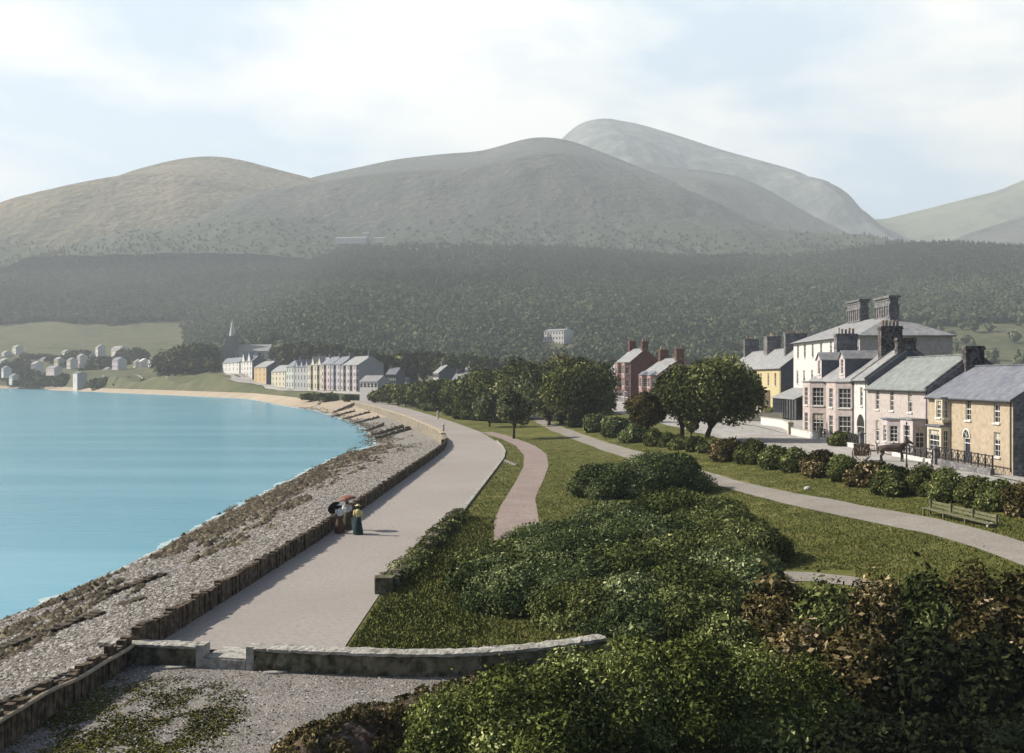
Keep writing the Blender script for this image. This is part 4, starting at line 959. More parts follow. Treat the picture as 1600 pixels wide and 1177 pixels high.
# stone sea wall seaward of the far promenade
mb = MB(); cb = MB(); ys_ = list(np.linspace(149, 432, 120))
for a, b in zip(ys_, ys_[1:]):
    for q_, z0, z1, o0, o1, mm_ in ((mb, -3.0, .05, -.55, -.02, 0), (cb, .055, .22, -.62, .06, 0)):
        ax, bx_ = xw(a), xw(b); sl = .35 if q_ is mb else 0
        z1a = z1+(.75*(1-ss(149, 175, a)) if q_ is mb else 0); z1b = z1+(.75*(1-ss(149, 175, b)) if q_ is mb else 0)
        if q_ is cb and a < 176: continue
        P = [(ax+o0-sl, a, z0), (ax+o1, a, z0), (ax+o1, a, z1a), (ax+o0, a, z1a)]; Q = [(bx_+o0-sl, b, z0), (bx_+o1, b, z0), (bx_+o1, b, z1b), (bx_+o0, b, z1b)]
        q_.face([P[0], P[3], Q[3], Q[0]]); q_.face([P[3], P[2], Q[2], Q[3]]); q_.face([P[2], P[1], Q[1], Q[2]])
sw = mb.build('stone_sea_wall', M['stone']); tag(sw, 'sloping tan stone sea wall curving below the far promenade', 'sea wall'); cb.build('coping', M['sand'], sw)
# pebbles: many small stones, and weed covered rocks
def stones(name, label, n, fy, fu, smin, smax, m, seed, squash=.55, clump=None, kind='stuff'):
    r = np.random.default_rng(seed); y = fy(r, n); uu = fu(r, n, y); a = xs(y)-3; x = a+(xw(y)-a)*uu
    if clump:
        k = clump(x, y, uu, r); x, y, uu = x[k], y[k], uu[k]
    c = len(x); z = bz(y, uu)+.22*fbm(x/2.2, y/5, 4, 5)*np.sin(PI*uu)
    s = smin+(smax-smin)*r.random(c)**2.5
    base = np.array([[1, 0, 0], [0, 1, 0], [-1, 0, 0], [0, -1, 0], [0, 0, 1], [.5, .5, .7], [-.5, .6, .6]])[:5]
    F = np.array([[0, 1, 4], [1, 2, 4], [2, 3, 4], [3, 0, 4]])
    V = base[None]*(1+.35*r.normal(size=(c, 5, 1)).clip(-1.5, 1.5))
    an = r.uniform(0, 2*PI, c); el = r.uniform(.6, 1.5, c)
    X = V[..., 0]*el[:, None]; Y = V[..., 1]; ca, sa = np.cos(an)[:, None], np.sin(an)[:, None]
    V = np.stack([(X*ca-Y*sa)*s[:, None]+x[:, None], (X*sa+Y*ca)*s[:, None]+y[:, None], V[..., 2]*squash*s[:, None]+z[:, None]], -1)
    TF = (np.arange(c)[:, None, None]*5+F[None]).reshape(-1, 3); var = np.repeat(r.random(c), 5)
    o = mesh_np(name, V.reshape(-1, 3), None, TF, m, var=var); tag(o, label, name.replace('_', ' '), kind=kind)
ysam = lambda lo, hi: (lambda r, n: 1/r.uniform(1/hi, 1/lo, n))
stones('pebbles', 'grey and white pebbles covering the upper beach', 260000, ysam(25, 190), lambda r, n, y: r.uniform(.10, .985, n), .022, .11, L['pebble'], 3)
def wr(x, y, u_, r):
    f = fbm(x/1.1+y*.10, y/6.5, 3, 44); return (f > .10)
stones('wrack', 'dark strips of seaweed and wood stranded along the beach', 90000, ysam(36, 215), lambda r, n, y: np.clip(r.choice([.19, .33, .55], n, p=[.45, .3, .25])+r.normal(0, .035, n)+.04*np.sin(y/9), .08, .9), .05, .26, L['weedrock'], 4, .8, wr)
stones('tide_rocks', 'brown and pale stones along the water edge', 60000, ysam(38, 420), lambda r, n, y: np.clip(.18+np.abs(r.normal(0, .12, n))*np.interp(y, [40, 120, 190, 420], [.6, 1, 2.2, 1.2]), .13, .8), .06, .34, L['weedrock'], 6, .7, lambda x, y, u_, r: fbm(x/3, y/10, 3, 21) > -.12)
stones('foam_stones', 'pale stones and foam where the water meets the beach', 16000, ysam(36, 700), lambda r, n, y: np.clip(.15+.02*r.normal(size=n)+.015*np.sin(y/5), .1, .3), .05, .2, L['pebble'], 8, .5)
yv_ = np.concatenate([np.linspace(34, 200, 900), np.linspace(200.5, 900, 900)]); tp_ = np.interp(yv_, [0, 110, 150, 185, 390, 440, 500], [.42, .35, -.3, -1.7, -1.5, .3, .5])
uc = (.5/(tp_-SEA+.5))**(1/.9); xc_ = xs(yv_)-3+uc*(xw(yv_)-xs(yv_)+3)
wv = np.clip(.10+1.1*(fbm(yv_/2.3, yv_*0, 4, 61)+.1), .0, 1.2)*np.interp(yv_, [34, 200, 500, 900], [.8, 1.4, 4, 8]); w2 = np.clip(.3+1.2*fbm(yv_/1.1, yv_*0+5, 3, 62), .02, 1)
FXs = np.stack([xc_-wv*1.2-.25*w2, xc_-.5*wv, xc_+.35], -1)+.25*fbm(yv_/1.3, yv_*0+9, 3, 63)[:, None]; FYs = np.repeat(yv_[:, None], 3, 1); FZs = np.stack([yv_*0+SEA+.012, yv_*0+SEA+.06, yv_*0+SEA+.07], -1)
M['foam'] = mat('surf foam', (.10, .30, .38), (.40, .44, .43), 1.4, .6, .8, 5, .3, lo=.38, hi=.56)
fo = grid('surf', FXs, FYs, FZs, M['foam'], kind='stuff'); fo['label'] = 'thin broken line of white surf along the shingle'; fo['category'] = 'surf'
# groynes: dark low timber and rubble ribs across the beach beyond the bend
gr_defs = [((640, 671), (588, 686)), ((629, 668), (583, 681)), ((599, 665), (570, 675)), ((591, 653), (552, 663)), ((577, 645), (538, 655)), ((554, 643), (519, 652)), ((556, 635), (520, 645)), ((530, 626), (497, 634)), ((523, 624), (484, 631)), ((505, 622), (476, 629))]
ords = ['nearest', 'second', 'third', 'fourth', 'fifth', 'sixth', 'seventh', 'eighth', 'ninth', 'farthest']
for k, (a, b) in enumerate(gr_defs):
    def bp(px, py):
        Z = -1.75
        for _ in range(3):
            Y = (CAMZ-Z)*FPX/(py-HOR); X = at(px, Y); uu = (X-(xs(Y)-3))/(xw(Y)-xs(Y)+3); Z = float(bz(Y, uu))
        return Vector((X, Y, Z))
    A, B = bp(*a), bp(*b); mb = MB(); n = 22
    for i in range(n):
        c = A.lerp(B, (i+.5)/n); d = (B-A)/n/2; nr = Vector((-d.y, d.x, 0)).normalized()
        hh = (.42+.10*math.sin(i*1.3+k))*(1-.35*i/n)*random.uniform(.7, 1.15)*(1.25 if k < 2 else 1)
        mb.obox(c+Vector((0, 0, hh/2-.1)), d*1.12*(1 if random.random() < .92 else .6), nr*random.uniform(.22, .4), Vector((0, 0, hh/2+.12)))
    for i in range(0, n, 4):
        c = A.lerp(B, (i+.5)/n); mb.box(c.x-.12, c.x+.12, c.y-.12, c.y+.12, c.z-.3, c.z+.75*(1-.4*i/n))
    tag(mb.build('groyne', M['seaweed']), ('%s dark weed covered groyne on the beach, counting from the bend' % ords[k]).replace('second dark', 'second nearest dark'), 'groyne', 'groynes below the stone sea wall')
# driftwood ledges near the water, bottom left
for k, (x0, y0, x1, y1, lb) in enumerate([(0, 992, 155, 950, 'long dark rock ledge with pale crest at the water, bottom left'), (190, 938, 226, 932, 'small dark timber lying on the shingle, bottom left'), (160, 905, 260, 884, 'dark weedy ledge along the water edge above the bottom left ledge')]):
    A = Vector((at(x0, 9.6*FPX/(y0-HOR)), 9.6*FPX/(y0-HOR), -.6)); B = Vector((at(x1, 9.6*FPX/(y1-HOR)), 9.6*FPX/(y1-HOR), -.6)); mb = MB(); n = 16
    for i in range(n):
        c = A.lerp(B, (i+.5)/n); d = (B-A)/n/2*1.15; nr = Vector((-d.y, d.x, 0)).normalized(); uu = (c.x-(xs(c.y)-3))/(xw(c.y)-xs(c.y)+3); c.z = float(bz(c.y, uu))
        mb.obox(c+nr*random.uniform(-.08, .08), d, nr*random.uniform(.12, .3), Vector((0, 0, random.uniform(.16, .3) if k != 1 else .14)))
    tag(mb.build('rock_ledge' if k != 1 else 'driftwood', M['seaweed']), lb, 'rock' if k != 1 else 'driftwood')

# ------------------------------------------------------------------ foreground stepped wall
zf0 = lambda x, y: -.36
def thickwall(name, label, pts, h, t, cope_t=.10, zb=-.36, n=60, jit=.03):
    P = np.array(pts, float); dd = np.r_[0, np.cumsum(np.hypot(*(P[1:]-P[:-1]).T))]; tt = np.linspace(0, dd[-1], n)
    X = np.interp(tt, dd, P[:, 0]); Y = np.interp(tt, dd, P[:, 1]); root = empty(name, (X[0], Y[0], zb)); tag(root, label, 'wall')
    rows = [(-t/2, -.4), (-t/2, 0.0), (-t/2, h*.35), (-t/2, h*.7), (-t/2, h), (t/2, h), (t/2, -.4)]
    V = []; r = np.random.default_rng(3)
    for i in range(n):
        j0, j1 = max(0, i-1), min(n-1, i+1); d = Vector((X[j1]-X[j0], Y[j1]-Y[j0], 0)).normalized(); nr = Vector((-d.y, d.x, 0))
        for (o, z) in rows:
            V.append((X[i]-X[0]+nr.x*o+jit*r.normal()*.8, Y[i]-Y[0]+nr.y*o+jit*r.normal(), z+jit*.5*r.normal()))
    m = len(rows); Q = [(i*m+j, (i+1)*m+j, (i+1)*m+j+1, i*m+j+1) for i in range(n-1) for j in range(m-1)]
    V = np.array(V); mbq = MB(); mbq.v = [tuple(v) for v in V]; mbq.f = Q+[tuple(range(m))[::-1], tuple((n-1)*m+j for j in range(m))]; mbq.mi = [0]*len(mbq.f); mbq.build('masonry', M['oldstone'], root)
    rows = [(-t/2-.07, h+.02), (-t/2-.09, h+.02+cope_t), (-t*.25, h+.06+cope_t), (t*.25, h+.06+cope_t), (t/2+.06, h+.02+cope_t), (t/2+.06, h+.02)]
    V = []; m = len(rows)
    for i in range(n):
        j0, j1 = max(0, i-1), min(n-1, i+1); d = Vector((X[j1]-X[j0], Y[j1]-Y[j0], 0)).normalized(); nr = Vector((-d.y, d.x, 0))
        for (o, z) in rows: V.append((X[i]-X[0]+nr.x*o+jit*.5*r.normal(), Y[i]-Y[0]+nr.y*o+jit*.5*r.normal(), z+jit*.35*r.normal()))
    q = MB(); q.v = V; q.f = [(i*m+j, (i+1)*m+j, (i+1)*m+(j+1) % m, i*m+(j+1) % m) for i in range(n-1) for j in range(m)]+[tuple(range(m))[::-1], tuple((n-1)*m+j for j in range(m))]; q.mi = [0]*len(q.f); q.build('coping', M['coping'], root)
    return root
thickwall('stepped_wall', 'mossy stone wall left of the opening, ending at the timber breastwork', [(-13.75, 36.9), (-12, 36.6), (-10.35, 36.35)], .62, .5, n=24)
thickwall('stepped_wall', 'long mossy stone wall right of the opening, curving into the shrubs', [(-8.35, 35.95), (-6.9, 35.7), (-5.2, 35.4), (-3.6, 35.2), (-2.2, 35.2), (-.6, 35.5), (1.0, 36.1), (2.4, 36.9), (3.0, 37.3)], .66, .55, n=80)
q = MB(); q.box(-.13, .13, -.29, .29, -.3, .77); tag(q.build('opening_pier', M['coping'], loc=(-10.22, 36.33, -.36), rz=R(-6)), 'whitewashed pier at the left of the wall opening', 'pier', 'piers of the wall opening')
q = MB(); q.box(-.13, .13, -.3, .3, -.3, .80); tag(q.build('opening_pier', M['coping'], loc=(-8.48, 35.98, -.36), rz=R(-8)), 'whitewashed pier at the right of the wall opening', 'pier', 'piers of the wall opening')
q = MB(); q.box(-.74, .74, -.28, .28, -.3, .34); q.box(-.73, .73, -.24, 1.2, .345, .402); tag(q.build('doorstep', M['coping'], loc=(-9.35, 36.15, -.36), rz=R(-11.5)), 'pale stone step in the opening of the foreground wall', 'step')
for k, (px, py, sx, sy, lb) in enumerate([(268, 1046, .55, .18, 'flat pale stone slab on the gravel, left of the opening'), (430, 1054, .42, .15, 'flat pale stone slab on the gravel, right of the opening')]):
    g_ = gp(px, py); q = MB(); q.lathe([(1.0, -.05), (1.04, .02), (.93, .09)], n=11, sx=sx, sy=sy); tag(q.build('stone_slab', M['coping'], loc=g_, rz=.1), lb, 'stone slab')
# rough stone wall on the landward edge of the promenade
def rubble_wall(name, label, pts, h, t, n, seed, m):
    r = random.Random(seed); P = np.array(pts, float); dd = np.r_[0, np.cumsum(np.hypot(*(P[1:]-P[:-1]).T))]; mb = MB()
    for i in range(n*6):
        s_ = dd[-1]*r.random(); x = np.interp(s_, dd, P[:, 0]); y = np.interp(s_, dd, P[:, 1]); k = np.searchsorted(dd, s_); k = min(max(k, 1), len(P)-1)
        d = Vector((*(P[k]-P[k-1]), 0)).normalized(); z = h*(.9+.25*math.sin(s_*1.7)*math.sin(s_*.6))*r.random()**.8; nr = Vector((-d.y, d.x, 0))
        a = r.uniform(-.5, .5); u2 = (d+nr*a+Vector((0, 0, r.uniform(-.2, .2)))).normalized(); v2 = u2.cross(Vector((0, 0, 1))).normalized(); w2 = u2.cross(v2)
        mb.obox((x+nr.x*r.uniform(-.2, .2), y+nr.y*r.uniform(-.2, .2), z), u2*r.uniform(.10, .26), v2*r.uniform(.10, .2), w2*r.uniform(.06, .13))
    o = mb.build(name, m); tag(o, label, 'wall'); return o
rubble_wall('rubble_wall', 'rough tumbled stone wall along the landward edge of the promenade', prl(47.6, 72.5, 30, xp, .25), .55, .6, 110, 5, M['oldstone'])
q = MB(); q.box(-.38, .38, -.4, .4, -.2, .62); q.box(-.36, .36, -.38, .38, .625, .70); tag(q.build('stone_block', M['oldstone'], loc=(xp(46.6)+.1, 46.9, 0), rz=.15), 'square stone block ending the rough wall by the promenade', 'block')
mb = MB()
for a, b in zip(np.linspace(73, 158, 80), np.linspace(73, 158, 80)[1:]):
    A = Vector((xp(a)+.1, a, .06)); B = Vector((xp(b)+.1, b, .06)); d = (B-A)/2; nr = Vector((-d.y, d.x, 0)).normalized(); mb.obox((A+B)/2, d*.995, nr*.13, Vector((0, 0, .08)))
tag(mb.build('kerb', M['coping']), 'white kerb between the promenade and the lawn', 'kerb')
# white marker posts, stones on the lawn
for px, py, h, lb in [(684, 655, 1.9, 'small white post on the lawn by the promenade, left of the round bushes'), (690, 672, 1.3, 'yellowish stone post where the sea wall bends')]:
    g_ = gp(px, py) if px == 684 else Vector((xw(188)+.3, 188, 0)); q = MB(); q.lathe([(.22, -.1), (.2, h*.8), (.24, h*.82), (.2, h*.9), (.05, h)], n=10); tag(q.build('marker_post', M['ivory'], loc=g_), lb, 'post')
for px, py, lb in [(1262, 765, 'white stone on the grass left of the bench'), (1549, 824, 'white stone on the grass right of the bench'), (1020, 716, 'white stone at the path edge near the dark round shrub')]:
    g_ = gp(px, py); q = MB(); q.lathe([(.2, -.05), (.26, .06), (.2, .17), (.06, .23)], n=9, sx=1.15, sy=.8); tag(q.build('white_stone', M['whitewash'], loc=g_, rz=.4), lb, 'stone')
# bench
bl = gp(1440, 806); br = gp(1546, 826); dv = br-bl; Lb = dv.xy.length; ang = math.atan2(dv.y, dv.x)
bn = empty('park_bench', (bl.x, bl.y, min(bl.z, br.z)), ang); tag(bn, 'long weathered wooden park bench beside the path', 'bench')
q = MB(); [q.box(0, Lb, -.02+.15*k, .11+.15*k, .44, .485) for k in range(3)]; q.build('seat', M['benchwood'], bn)
q = MB(); [q.box(0, Lb, .50+.03*k, .535+.03*k, .56+.19*k, .69+.19*k) for k in range(2)]; q.build('backrest', M['benchwood'], bn)
for k in range(4):
    x = .15+(Lb-.3)*k/3
    q = MB(); q.box(x-.05, x+.05, .0, .08, -.1, .437); q.box(x-.05, x+.05, .42, .497, -.1, .95); q.box(x-.05, x+.05, .08, .42, .34, .435); q.build('leg', M['benchwood'], bn)

# ------------------------------------------------------------------ people on the promenade
M['yellow_cloth'] = mat('yellow cotton', (.50, .44, .18), (.58, .52, .24), 6, .9, .4, 20)
M['teal_cloth'] = mat('dark teal wool', (.010, .028, .032), (.022, .05, .055), 4, .9, .5, 14, .2)
M['white_cloth'] = mat('white cotton', (.62, .62, .60), (.74, .74, .72), 6, .9, .4, 20)
M['brown_cloth'] = mat('brown wool', (.075, .038, .025), (.12, .06, .04), 4, .9, .5, 14)
M['olive_cloth'] = mat('olive wool', (.055, .05, .03), (.09, .08, .045), 4, .9, .5, 14)
M['black_cloth'] = mat('black silk', (.008, .008, .01), (.015, .015, .018), 4, .6)
M['red_cloth'] = mat('russet silk', (.15, .05, .03), (.21, .08, .05), 5, .7)
M['straw'] = mat('straw', (.52, .42, .20), (.62, .52, .28), 10, .9)
def person(label, x, y, rz, h, blouse, skirt, hat, arms, seed):
    k = h/1.65
    N_ = [(0, 0, .92, .12), (0, 0, 1.08, .095), (0, .0, 1.26, .12), (0, .0, 1.38, .085), (0, -.005, 1.45, .048), (0, -.01, 1.53, .07), (0, -.012, 1.60, .078), (0, 0, 1.645, .045)]
    E_ = [(i, i+1) for i in range(7)]
    for s in (-1, 1):
        b = len(N_); N_ += [(s*.085, 0, .86, .085), (s*.09, .02*s, .48, .058), (s*.09, .05*s, .09, .036), (s*.095, .05*s-.11, .035, .034)]; E_ += [(0, b), (b, b+1), (b+1, b+2), (b+2, b+3)]
        b = len(N_); sh, el, wr_, fw_ = arms[0 if s < 0 else 1]
        N_ += [(*sh, .052), (*el, .042), (*wr_, .026), (*fw_, .030)]; E_ += [(3, b), (b, b+1), (b+1, b+2), (b+2, b+3)]
    N_ = [(a*k, c*k, z*k, r*k) for a, c, z, r in N_]
    root = skinned('person', N_, E_, M['skin'], loc=(x, y, .03), rz=rz); tag(root, label, 'person')
    for s in (0, 1):                                    # hands: five bent fingers closed on what they carry
        p = Vector(arms[s][3])*k; w = (p-Vector(arms[s][2])*k).normalized(); a = w.cross(Vector((0, 0, 1)));
        a = a.normalized() if a.length > .1 else Vector((1, 0, 0)); c = w.cross(a); hb_ = MB()
        for i in range(4):
            b0 = p+w*.03+a*(i-1.5)*.019; Lf = (.030, .035, .033, .026)[i]
            hb_.tube([b0, b0+w*Lf, b0+w*(Lf+.014)+c*.022, b0+w*Lf*.7+c*.04], [.010, .009, .008, .006], 6)
        b0 = p+a*.034; hb_.tube([b0, b0+a*.02+w*.025+c*.015, b0+w*.045+c*.034], [.011, .010, .007], 6)
        hb_.build('hand', M['skin'], root)
    def cl(name, prof, m, sx=1, sy=.85, flute=0):
        q = MB(); n = 28; i0 = 0
        for r, z in prof:
            for j in range(n):
                t = 2*PI*j/n; rr = r*(1+flute*math.cos(9*t)*(1 if z < .6 else .2)); q.v.append((rr*sx*math.cos(t)*k, rr*sy*math.sin(t)*k, z*k))
        for a in range(len(prof)-1):
            for j in range(n): b = a*n+j; c = a*n+(j+1) % n; q.f.append((b, c, c+n, b+n)); q.mi.append(0)
        q.f.append(tuple((len(prof)-1)*n+j for j in range(n))); q.mi.append(0)
        return q.build(name, m, root, smooth=True)
    cl('skirt', [(.30, .04), (.275, .25), (.225, .55), (.19, .80), (.165, .93), (.115, 1.03)], skirt, flute=.05)
    cl('blouse', [(.118, 1.02), (.14, 1.09), (.175, 1.2), (.19, 1.29), (.175, 1.37), (.10, 1.43), (.06, 1.46)], blouse, 1.02, .8)
    for s in (0, 1):
        sh, el, wr_, fw_ = [Vector(v)*k for v in arms[s]]; q = MB()
        q.tube([sh*.9+Vector((0, 0, sh.z*.1)), sh, sh.lerp(el, .5), el, el.lerp(wr_, .7), wr_], [.06*k, .105*k, .10*k, .062*k, .045*k, .036*k], 12); q.build('sleeve', blouse, root, smooth=True)
    q = MB(); q.lathe([(.085, 1.50*k), (.10, 1.56*k), (.098, 1.62*k), (.06, 1.68*k), (.03, 1.70*k)], (0, .022), 14); q.build('hair', M['hair'], root, smooth=True)
    q = MB(); q.lathe([(.20, 1.655*k), (.205, 1.665*k), (.10, 1.675*k), (.095, 1.74*k), (.02, 1.75*k)], n=18); q.build('hat', hat, root, smooth=True)
    q = MB()                                            # nose, eyes, ears, mouth
    q.tube([(0, -.088*k, 1.60*k), (0, -.105*k, 1.565*k)], [.009, .014], 6); q.box(-.02, .02, -.088*k, -.08*k, 1.53*k, 1.537*k)
    for s in (-1, 1): q.lathe([(.004, 1.592*k), (.011, 1.60*k), (.004, 1.608*k)], (s*.03, -.078*k), 6); q.lathe([(.006, 1.56*k), (.014, 1.585*k), (.006, 1.61*k)], (s*.078*k, 0), 6)
    q.build('face', M['skin'], root)
    return root
down = lambda s: ((s*.16, 0, 1.36), (s*.235, .0, 1.12), (s*.19, -.13, .97), (s*.175, -.18, .94))
fold = lambda s: ((s*.16, 0, 1.36), (s*.24, -.01, 1.12), (s*.12, -.21, 1.10), (s*.06, -.25, 1.11))
hold = lambda s, d=0: ((s*.16, 0, 1.36), (s*.22, -.06, 1.13), (s*.17, -.22, 1.24), (s*.165, -.25, 1.28))
person('woman in a yellow blouse and long dark teal skirt standing on the promenade', at(559.5, 64.1), 64.1, PI*.94, 1.68, M['yellow_cloth'], M['teal_cloth'], M['straw'], (down(-1), down(1)), 1)
person('woman in a white blouse and brown skirt beneath the black umbrella', at(531, 64.6), 64.6, PI*1.05, 1.66, M['white_cloth'], M['brown_cloth'], M['white_cloth'], (fold(-1), hold(1)), 2)
person('woman in a white blouse and olive skirt beneath the russet parasol', at(542.5, 66.2), 66.2, PI*.97, 1.70, M['white_cloth'], M['olive_cloth'], M['white_cloth'], (hold(-1), fold(1)), 3)
def umbrella(label, hand, top, r, m, depth=.28):
    hand, top = Vector(hand), Vector(top); ax = (top-hand).normalized(); root = empty('umbrella', hand); tag(root, label, 'umbrella', None)
    q = MB(); q.bar(-ax*.12, (top-hand)+ax*.06, .010, .007, n=6); q.build('shaft', M['benchwood'], root)
    a = ax.cross(Vector((0, 1, .2))).normalized(); b = ax.cross(a); q = MB(); n = 16; rings = [(.02, 0), (.35, -.05), (.7, -.15), (.9, -.25), (1.0, -.36)]
    for s_, dz in rings:
        for j in range(n):
            t = 2*PI*j/n; f = s_*r*(1 if j % 2 == 0 else 1-.06*s_); p = (top-hand)+(a*math.cos(t)+b*math.sin(t))*f+ax*dz*depth/.36*(1 if j % 2 == 0 else .93); q.v.append(tuple(p))
    for k in range(len(rings)-1):
        for j in range(n): c = k*n+j; d = k*n+(j+1) % n; q.f.append((c, d, d+n, c+n)); q.mi.append(0)
    q.f.append(tuple(range(n))); q.mi.append(0); q.build('canopy', m, root)
    q = MB()
    for j in range(0, n, 2):
        t = 2*PI*j/n; q.bar((top-hand)-ax*.02, (top-hand)+(a*math.cos(t)+b*math.sin(t))*r*.98-ax*depth, .005, n=4)
    q.build('ribs', M['iron'], root)
umbrella('open black umbrella tilted back, held by the woman on the left', (at(527.5, 64.4), 64.4, 1.3), (at(520, 64.8), 64.9, 1.66), .46, M['black_cloth'], .3)
umbrella('open russet parasol held by the middle woman', (at(545, 66.0), 66.0, 1.33), (at(541, 66.1), 66.1, 2.12), .60, M['red_cloth'], .3)
# ------------------------------------------------------------------ far town terrace
TA = Vector((at(561, 470), 470)); TB = Vector((at(345, 780), 780)); td = (TB-TA).normalized()
def tline(px):
    k = (px-800)/FPX; t = (k*TA.y-TA.x)/(td.x-k*td.y); return TA+td*t
def townhouse(label, pl, pr, ey, by, wm_, rm, Rf=3.2, floors=3, cols=4, D=9, chims=2, sm='plaindark', gablets=0, bays=False, cat='house', dy=0):
    PL, PR_ = tline(pl), tline(pr); Ym = (PL.y+PR_.y)/2; zb = zat(by, Ym); H = zat(ey, Ym)-zb; w = (PR_-PL).length-.05
    rot = math.atan2(PR_.y-PL.y, PR_.x-PL.x); fh = H/floors; wins = []
    for c in range(cols):
        for f in range(floors):
            x = w*(c+.5)/cols
            if bays and c % 2 == 0: continue
            wins.append((x-.95, f*fh+fh*.22, 1.9, fh*.6))
    ch = [(w*.98-.4 if k == 0 else .6, D/2, 1.0, 2.2, H+Rf*.6, H+Rf+1.7, dict(pots=0, m='soot' if k else 'rubble')) for k in range(chims)]
    g = house('terrace_house', label, cat, 'seafront terrace across the bay', (PL.x, PL.y, zb), rot, w, D, H, Rf, wm_, rm, wins=wins, near=False, side_m=sm, chims=ch, base=4, ov=.35)
    for k in range(gablets):
        xc = w*(k+.5)/gablets; q = MB(); gw = w/gablets*.62
        q.face([(xc-gw/2, -.06, H-.3), (xc+gw/2, -.06, H-.3), (xc, -.06, H+gw*.5)]); q.build('gablet', M[wm_], g)
        q = MB(); 
        for s in (-1, 1):
            a = [(xc+s*(gw/2+.2), -.3, H-.5), (xc, -.3, H+gw*.5+.12), (xc, D*.38, H+gw*.5+.12), (xc+s*(gw/2+.2), .4, H-.5)]; q.face(a); q.face([(x, y, z+.16) for x, y, z in reversed(a)]); q.face([a[0], a[1], (a[1][0], a[1][1], a[1][2]+.16), (a[0][0], a[0][1], a[0][2]+.16)])
        q.build('gablet_roof', M[rm], g)
    if bays:
        nb = cols//2+cols % 2
        for k in range(nb):
            x0 = w*(2*k+.5)/cols; bay(g, x0-w/cols*.52, x0+w/cols*.52, 1.1, H-.4, wm_, .7, (1.6, 2), [(f*fh+fh*.25, fh*.55) for f in range(floors)], top=rm, near=False, base=4)
    return g
townhouse('low white house at the left end of the terrace across the bay', 345, 374, 567, 581, 'whitewash', 'slate', 3.4, 2, 5, chims=0)
townhouse('white house with twin pointed gables across the bay', 376, 394, 565, 588, 'whitewash', 'slate', 3.5, 3, 4, gablets=2, chims=1)
townhouse('ochre orange house in the terrace across the bay', 397, 416, 574, 597, 'ochre', 'paleslate', 3.6, 3, 3, D=12)
townhouse('cream house with many windows, right of the ochre house across the bay', 424, 446, 580.5, 604, 'ivory', 'paleslate', 3.4, 3, 4)
townhouse('narrow pale green house in the terrace across the bay', 447, 459, 573, 607, 'palegreen', 'slate', 3.2, 3, 3, chims=1)
townhouse('grey house with three gablets in the terrace across the bay', 460, 483.5, 573, 608, 'grey', 'slate', 3.2, 3, 5, gablets=3, chims=1)
townhouse('cream house with two gablets and bays in the terrace across the bay', 484, 504.5, 570, 610, 'ivory', 'paleslate', 3.4, 3, 4, gablets=2, bays=True, chims=1)
townhouse('tall pink house with bays in the terrace across the bay', 505, 519.5, 569, 610.5, 'pink', 'slate', 3.4, 4, 3, bays=True, chims=1)
townhouse('tall lilac house with bays in the terrace across the bay', 520, 535, 569, 611, 'lilac', 'slate', 3.4, 4, 3, bays=True, chims=1)
townhouse('pale pink house with bays at the near end of the tall terrace', 535.5, 561, 570, 612, 'palepink', 'paleslate', 3.6, 4, 5, bays=True, sm='grey', D=11, chims=1)
def far_house(name, label, pxl, pxr, ey, by, Y, wm_='whitewash', rm='paleslate', Rf=2.8, rot=R(-25), D=8, floors=2, cols=4, ch=1, group='scattered houses of the far village', cat='house', sm='plaindark'):
    xl, xr = at(pxl, Y), at(pxr, Y); w = (xr-xl)/(math.cos(rot)+ .35*abs(math.sin(rot))); zb = zat(by, Y); H = zat(ey, Y)-zb; fh = H/floors
    wins = [(w*(c+.5)/cols-.6, f*fh+fh*.28, 1.2, fh*.5) for c in range(cols) for f in range(floors)]
    return house(name, label, cat, group, (xl, Y-math.sin(rot)*w*0, zb), rot, w, D, H, Rf, wm_, rm, wins=wins, near=False, side_m=sm, base=5, chims=[(.6, D/2, .9, 1.6, H+Rf*.5, H+Rf+1.1, dict(pots=0, m='rubble'))] if ch else [])
far_house('cottage', 'low white house row just right of the tall terrace', 562, 598, 596, 609.5, 425, Rf=2.2, rot=R(-30), floors=1, cols=5, ch=0, sm='grey')
far_house('house', 'pale house roofs above the low white row right of the terrace', 603, 622, 585, 602, 500, 'grey', 'slate', 3, ch=1)
far_house('house', 'white house with two chimneys, above trees near the picture middle', 622, 644, 583, 600, 560, rot=R(-30))
far_house('house', 'white twin gabled house between the trees, middle distance', 677, 692, 583, 604, 430, rot=R(-60), Rf=3)
far_house('cottage', 'white cottage partly hidden behind the park trees', 706, 738, 594, 612, 330, rot=R(-20), Rf=2.2, floors=1)
far_house('house', 'pale roofed house just above the park trees, picture middle', 727, 746, 577, 600, 560, rot=R(-30), Rf=3)
far_house('mansion', 'large white mansion alone among the hillside trees', 850, 888, 517.5, 541, 930, Rf=1.6, rot=R(-38), D=14, floors=3, cols=7, ch=0, cat='mansion', sm='whitewash', group=None)
far_house('farmhouse', 'long white farm building high on the mountain side', 524, 575, 372.5, 377, 1960, Rf=2.5, rot=R(-8), D=14, floors=1, cols=6, ch=0, cat='farmhouse', group=None, sm='grey')
far_house('farmhouse', 'small white house behind the long farm building on the mountain', 566, 576, 365, 370, 2010, Rf=2.5, rot=R(-8), D=10, floors=1, cols=3, ch=0, cat='farmhouse', group=None, sm='grey')
far_house('farmhouse', 'short pale barn right of the long farm building on the mountain', 584, 602, 372.5, 376, 1980, Rf=2, rot=R(-8), D=10, floors=1, cols=3, ch=0, cat='farmhouse', group=None, sm='grey')
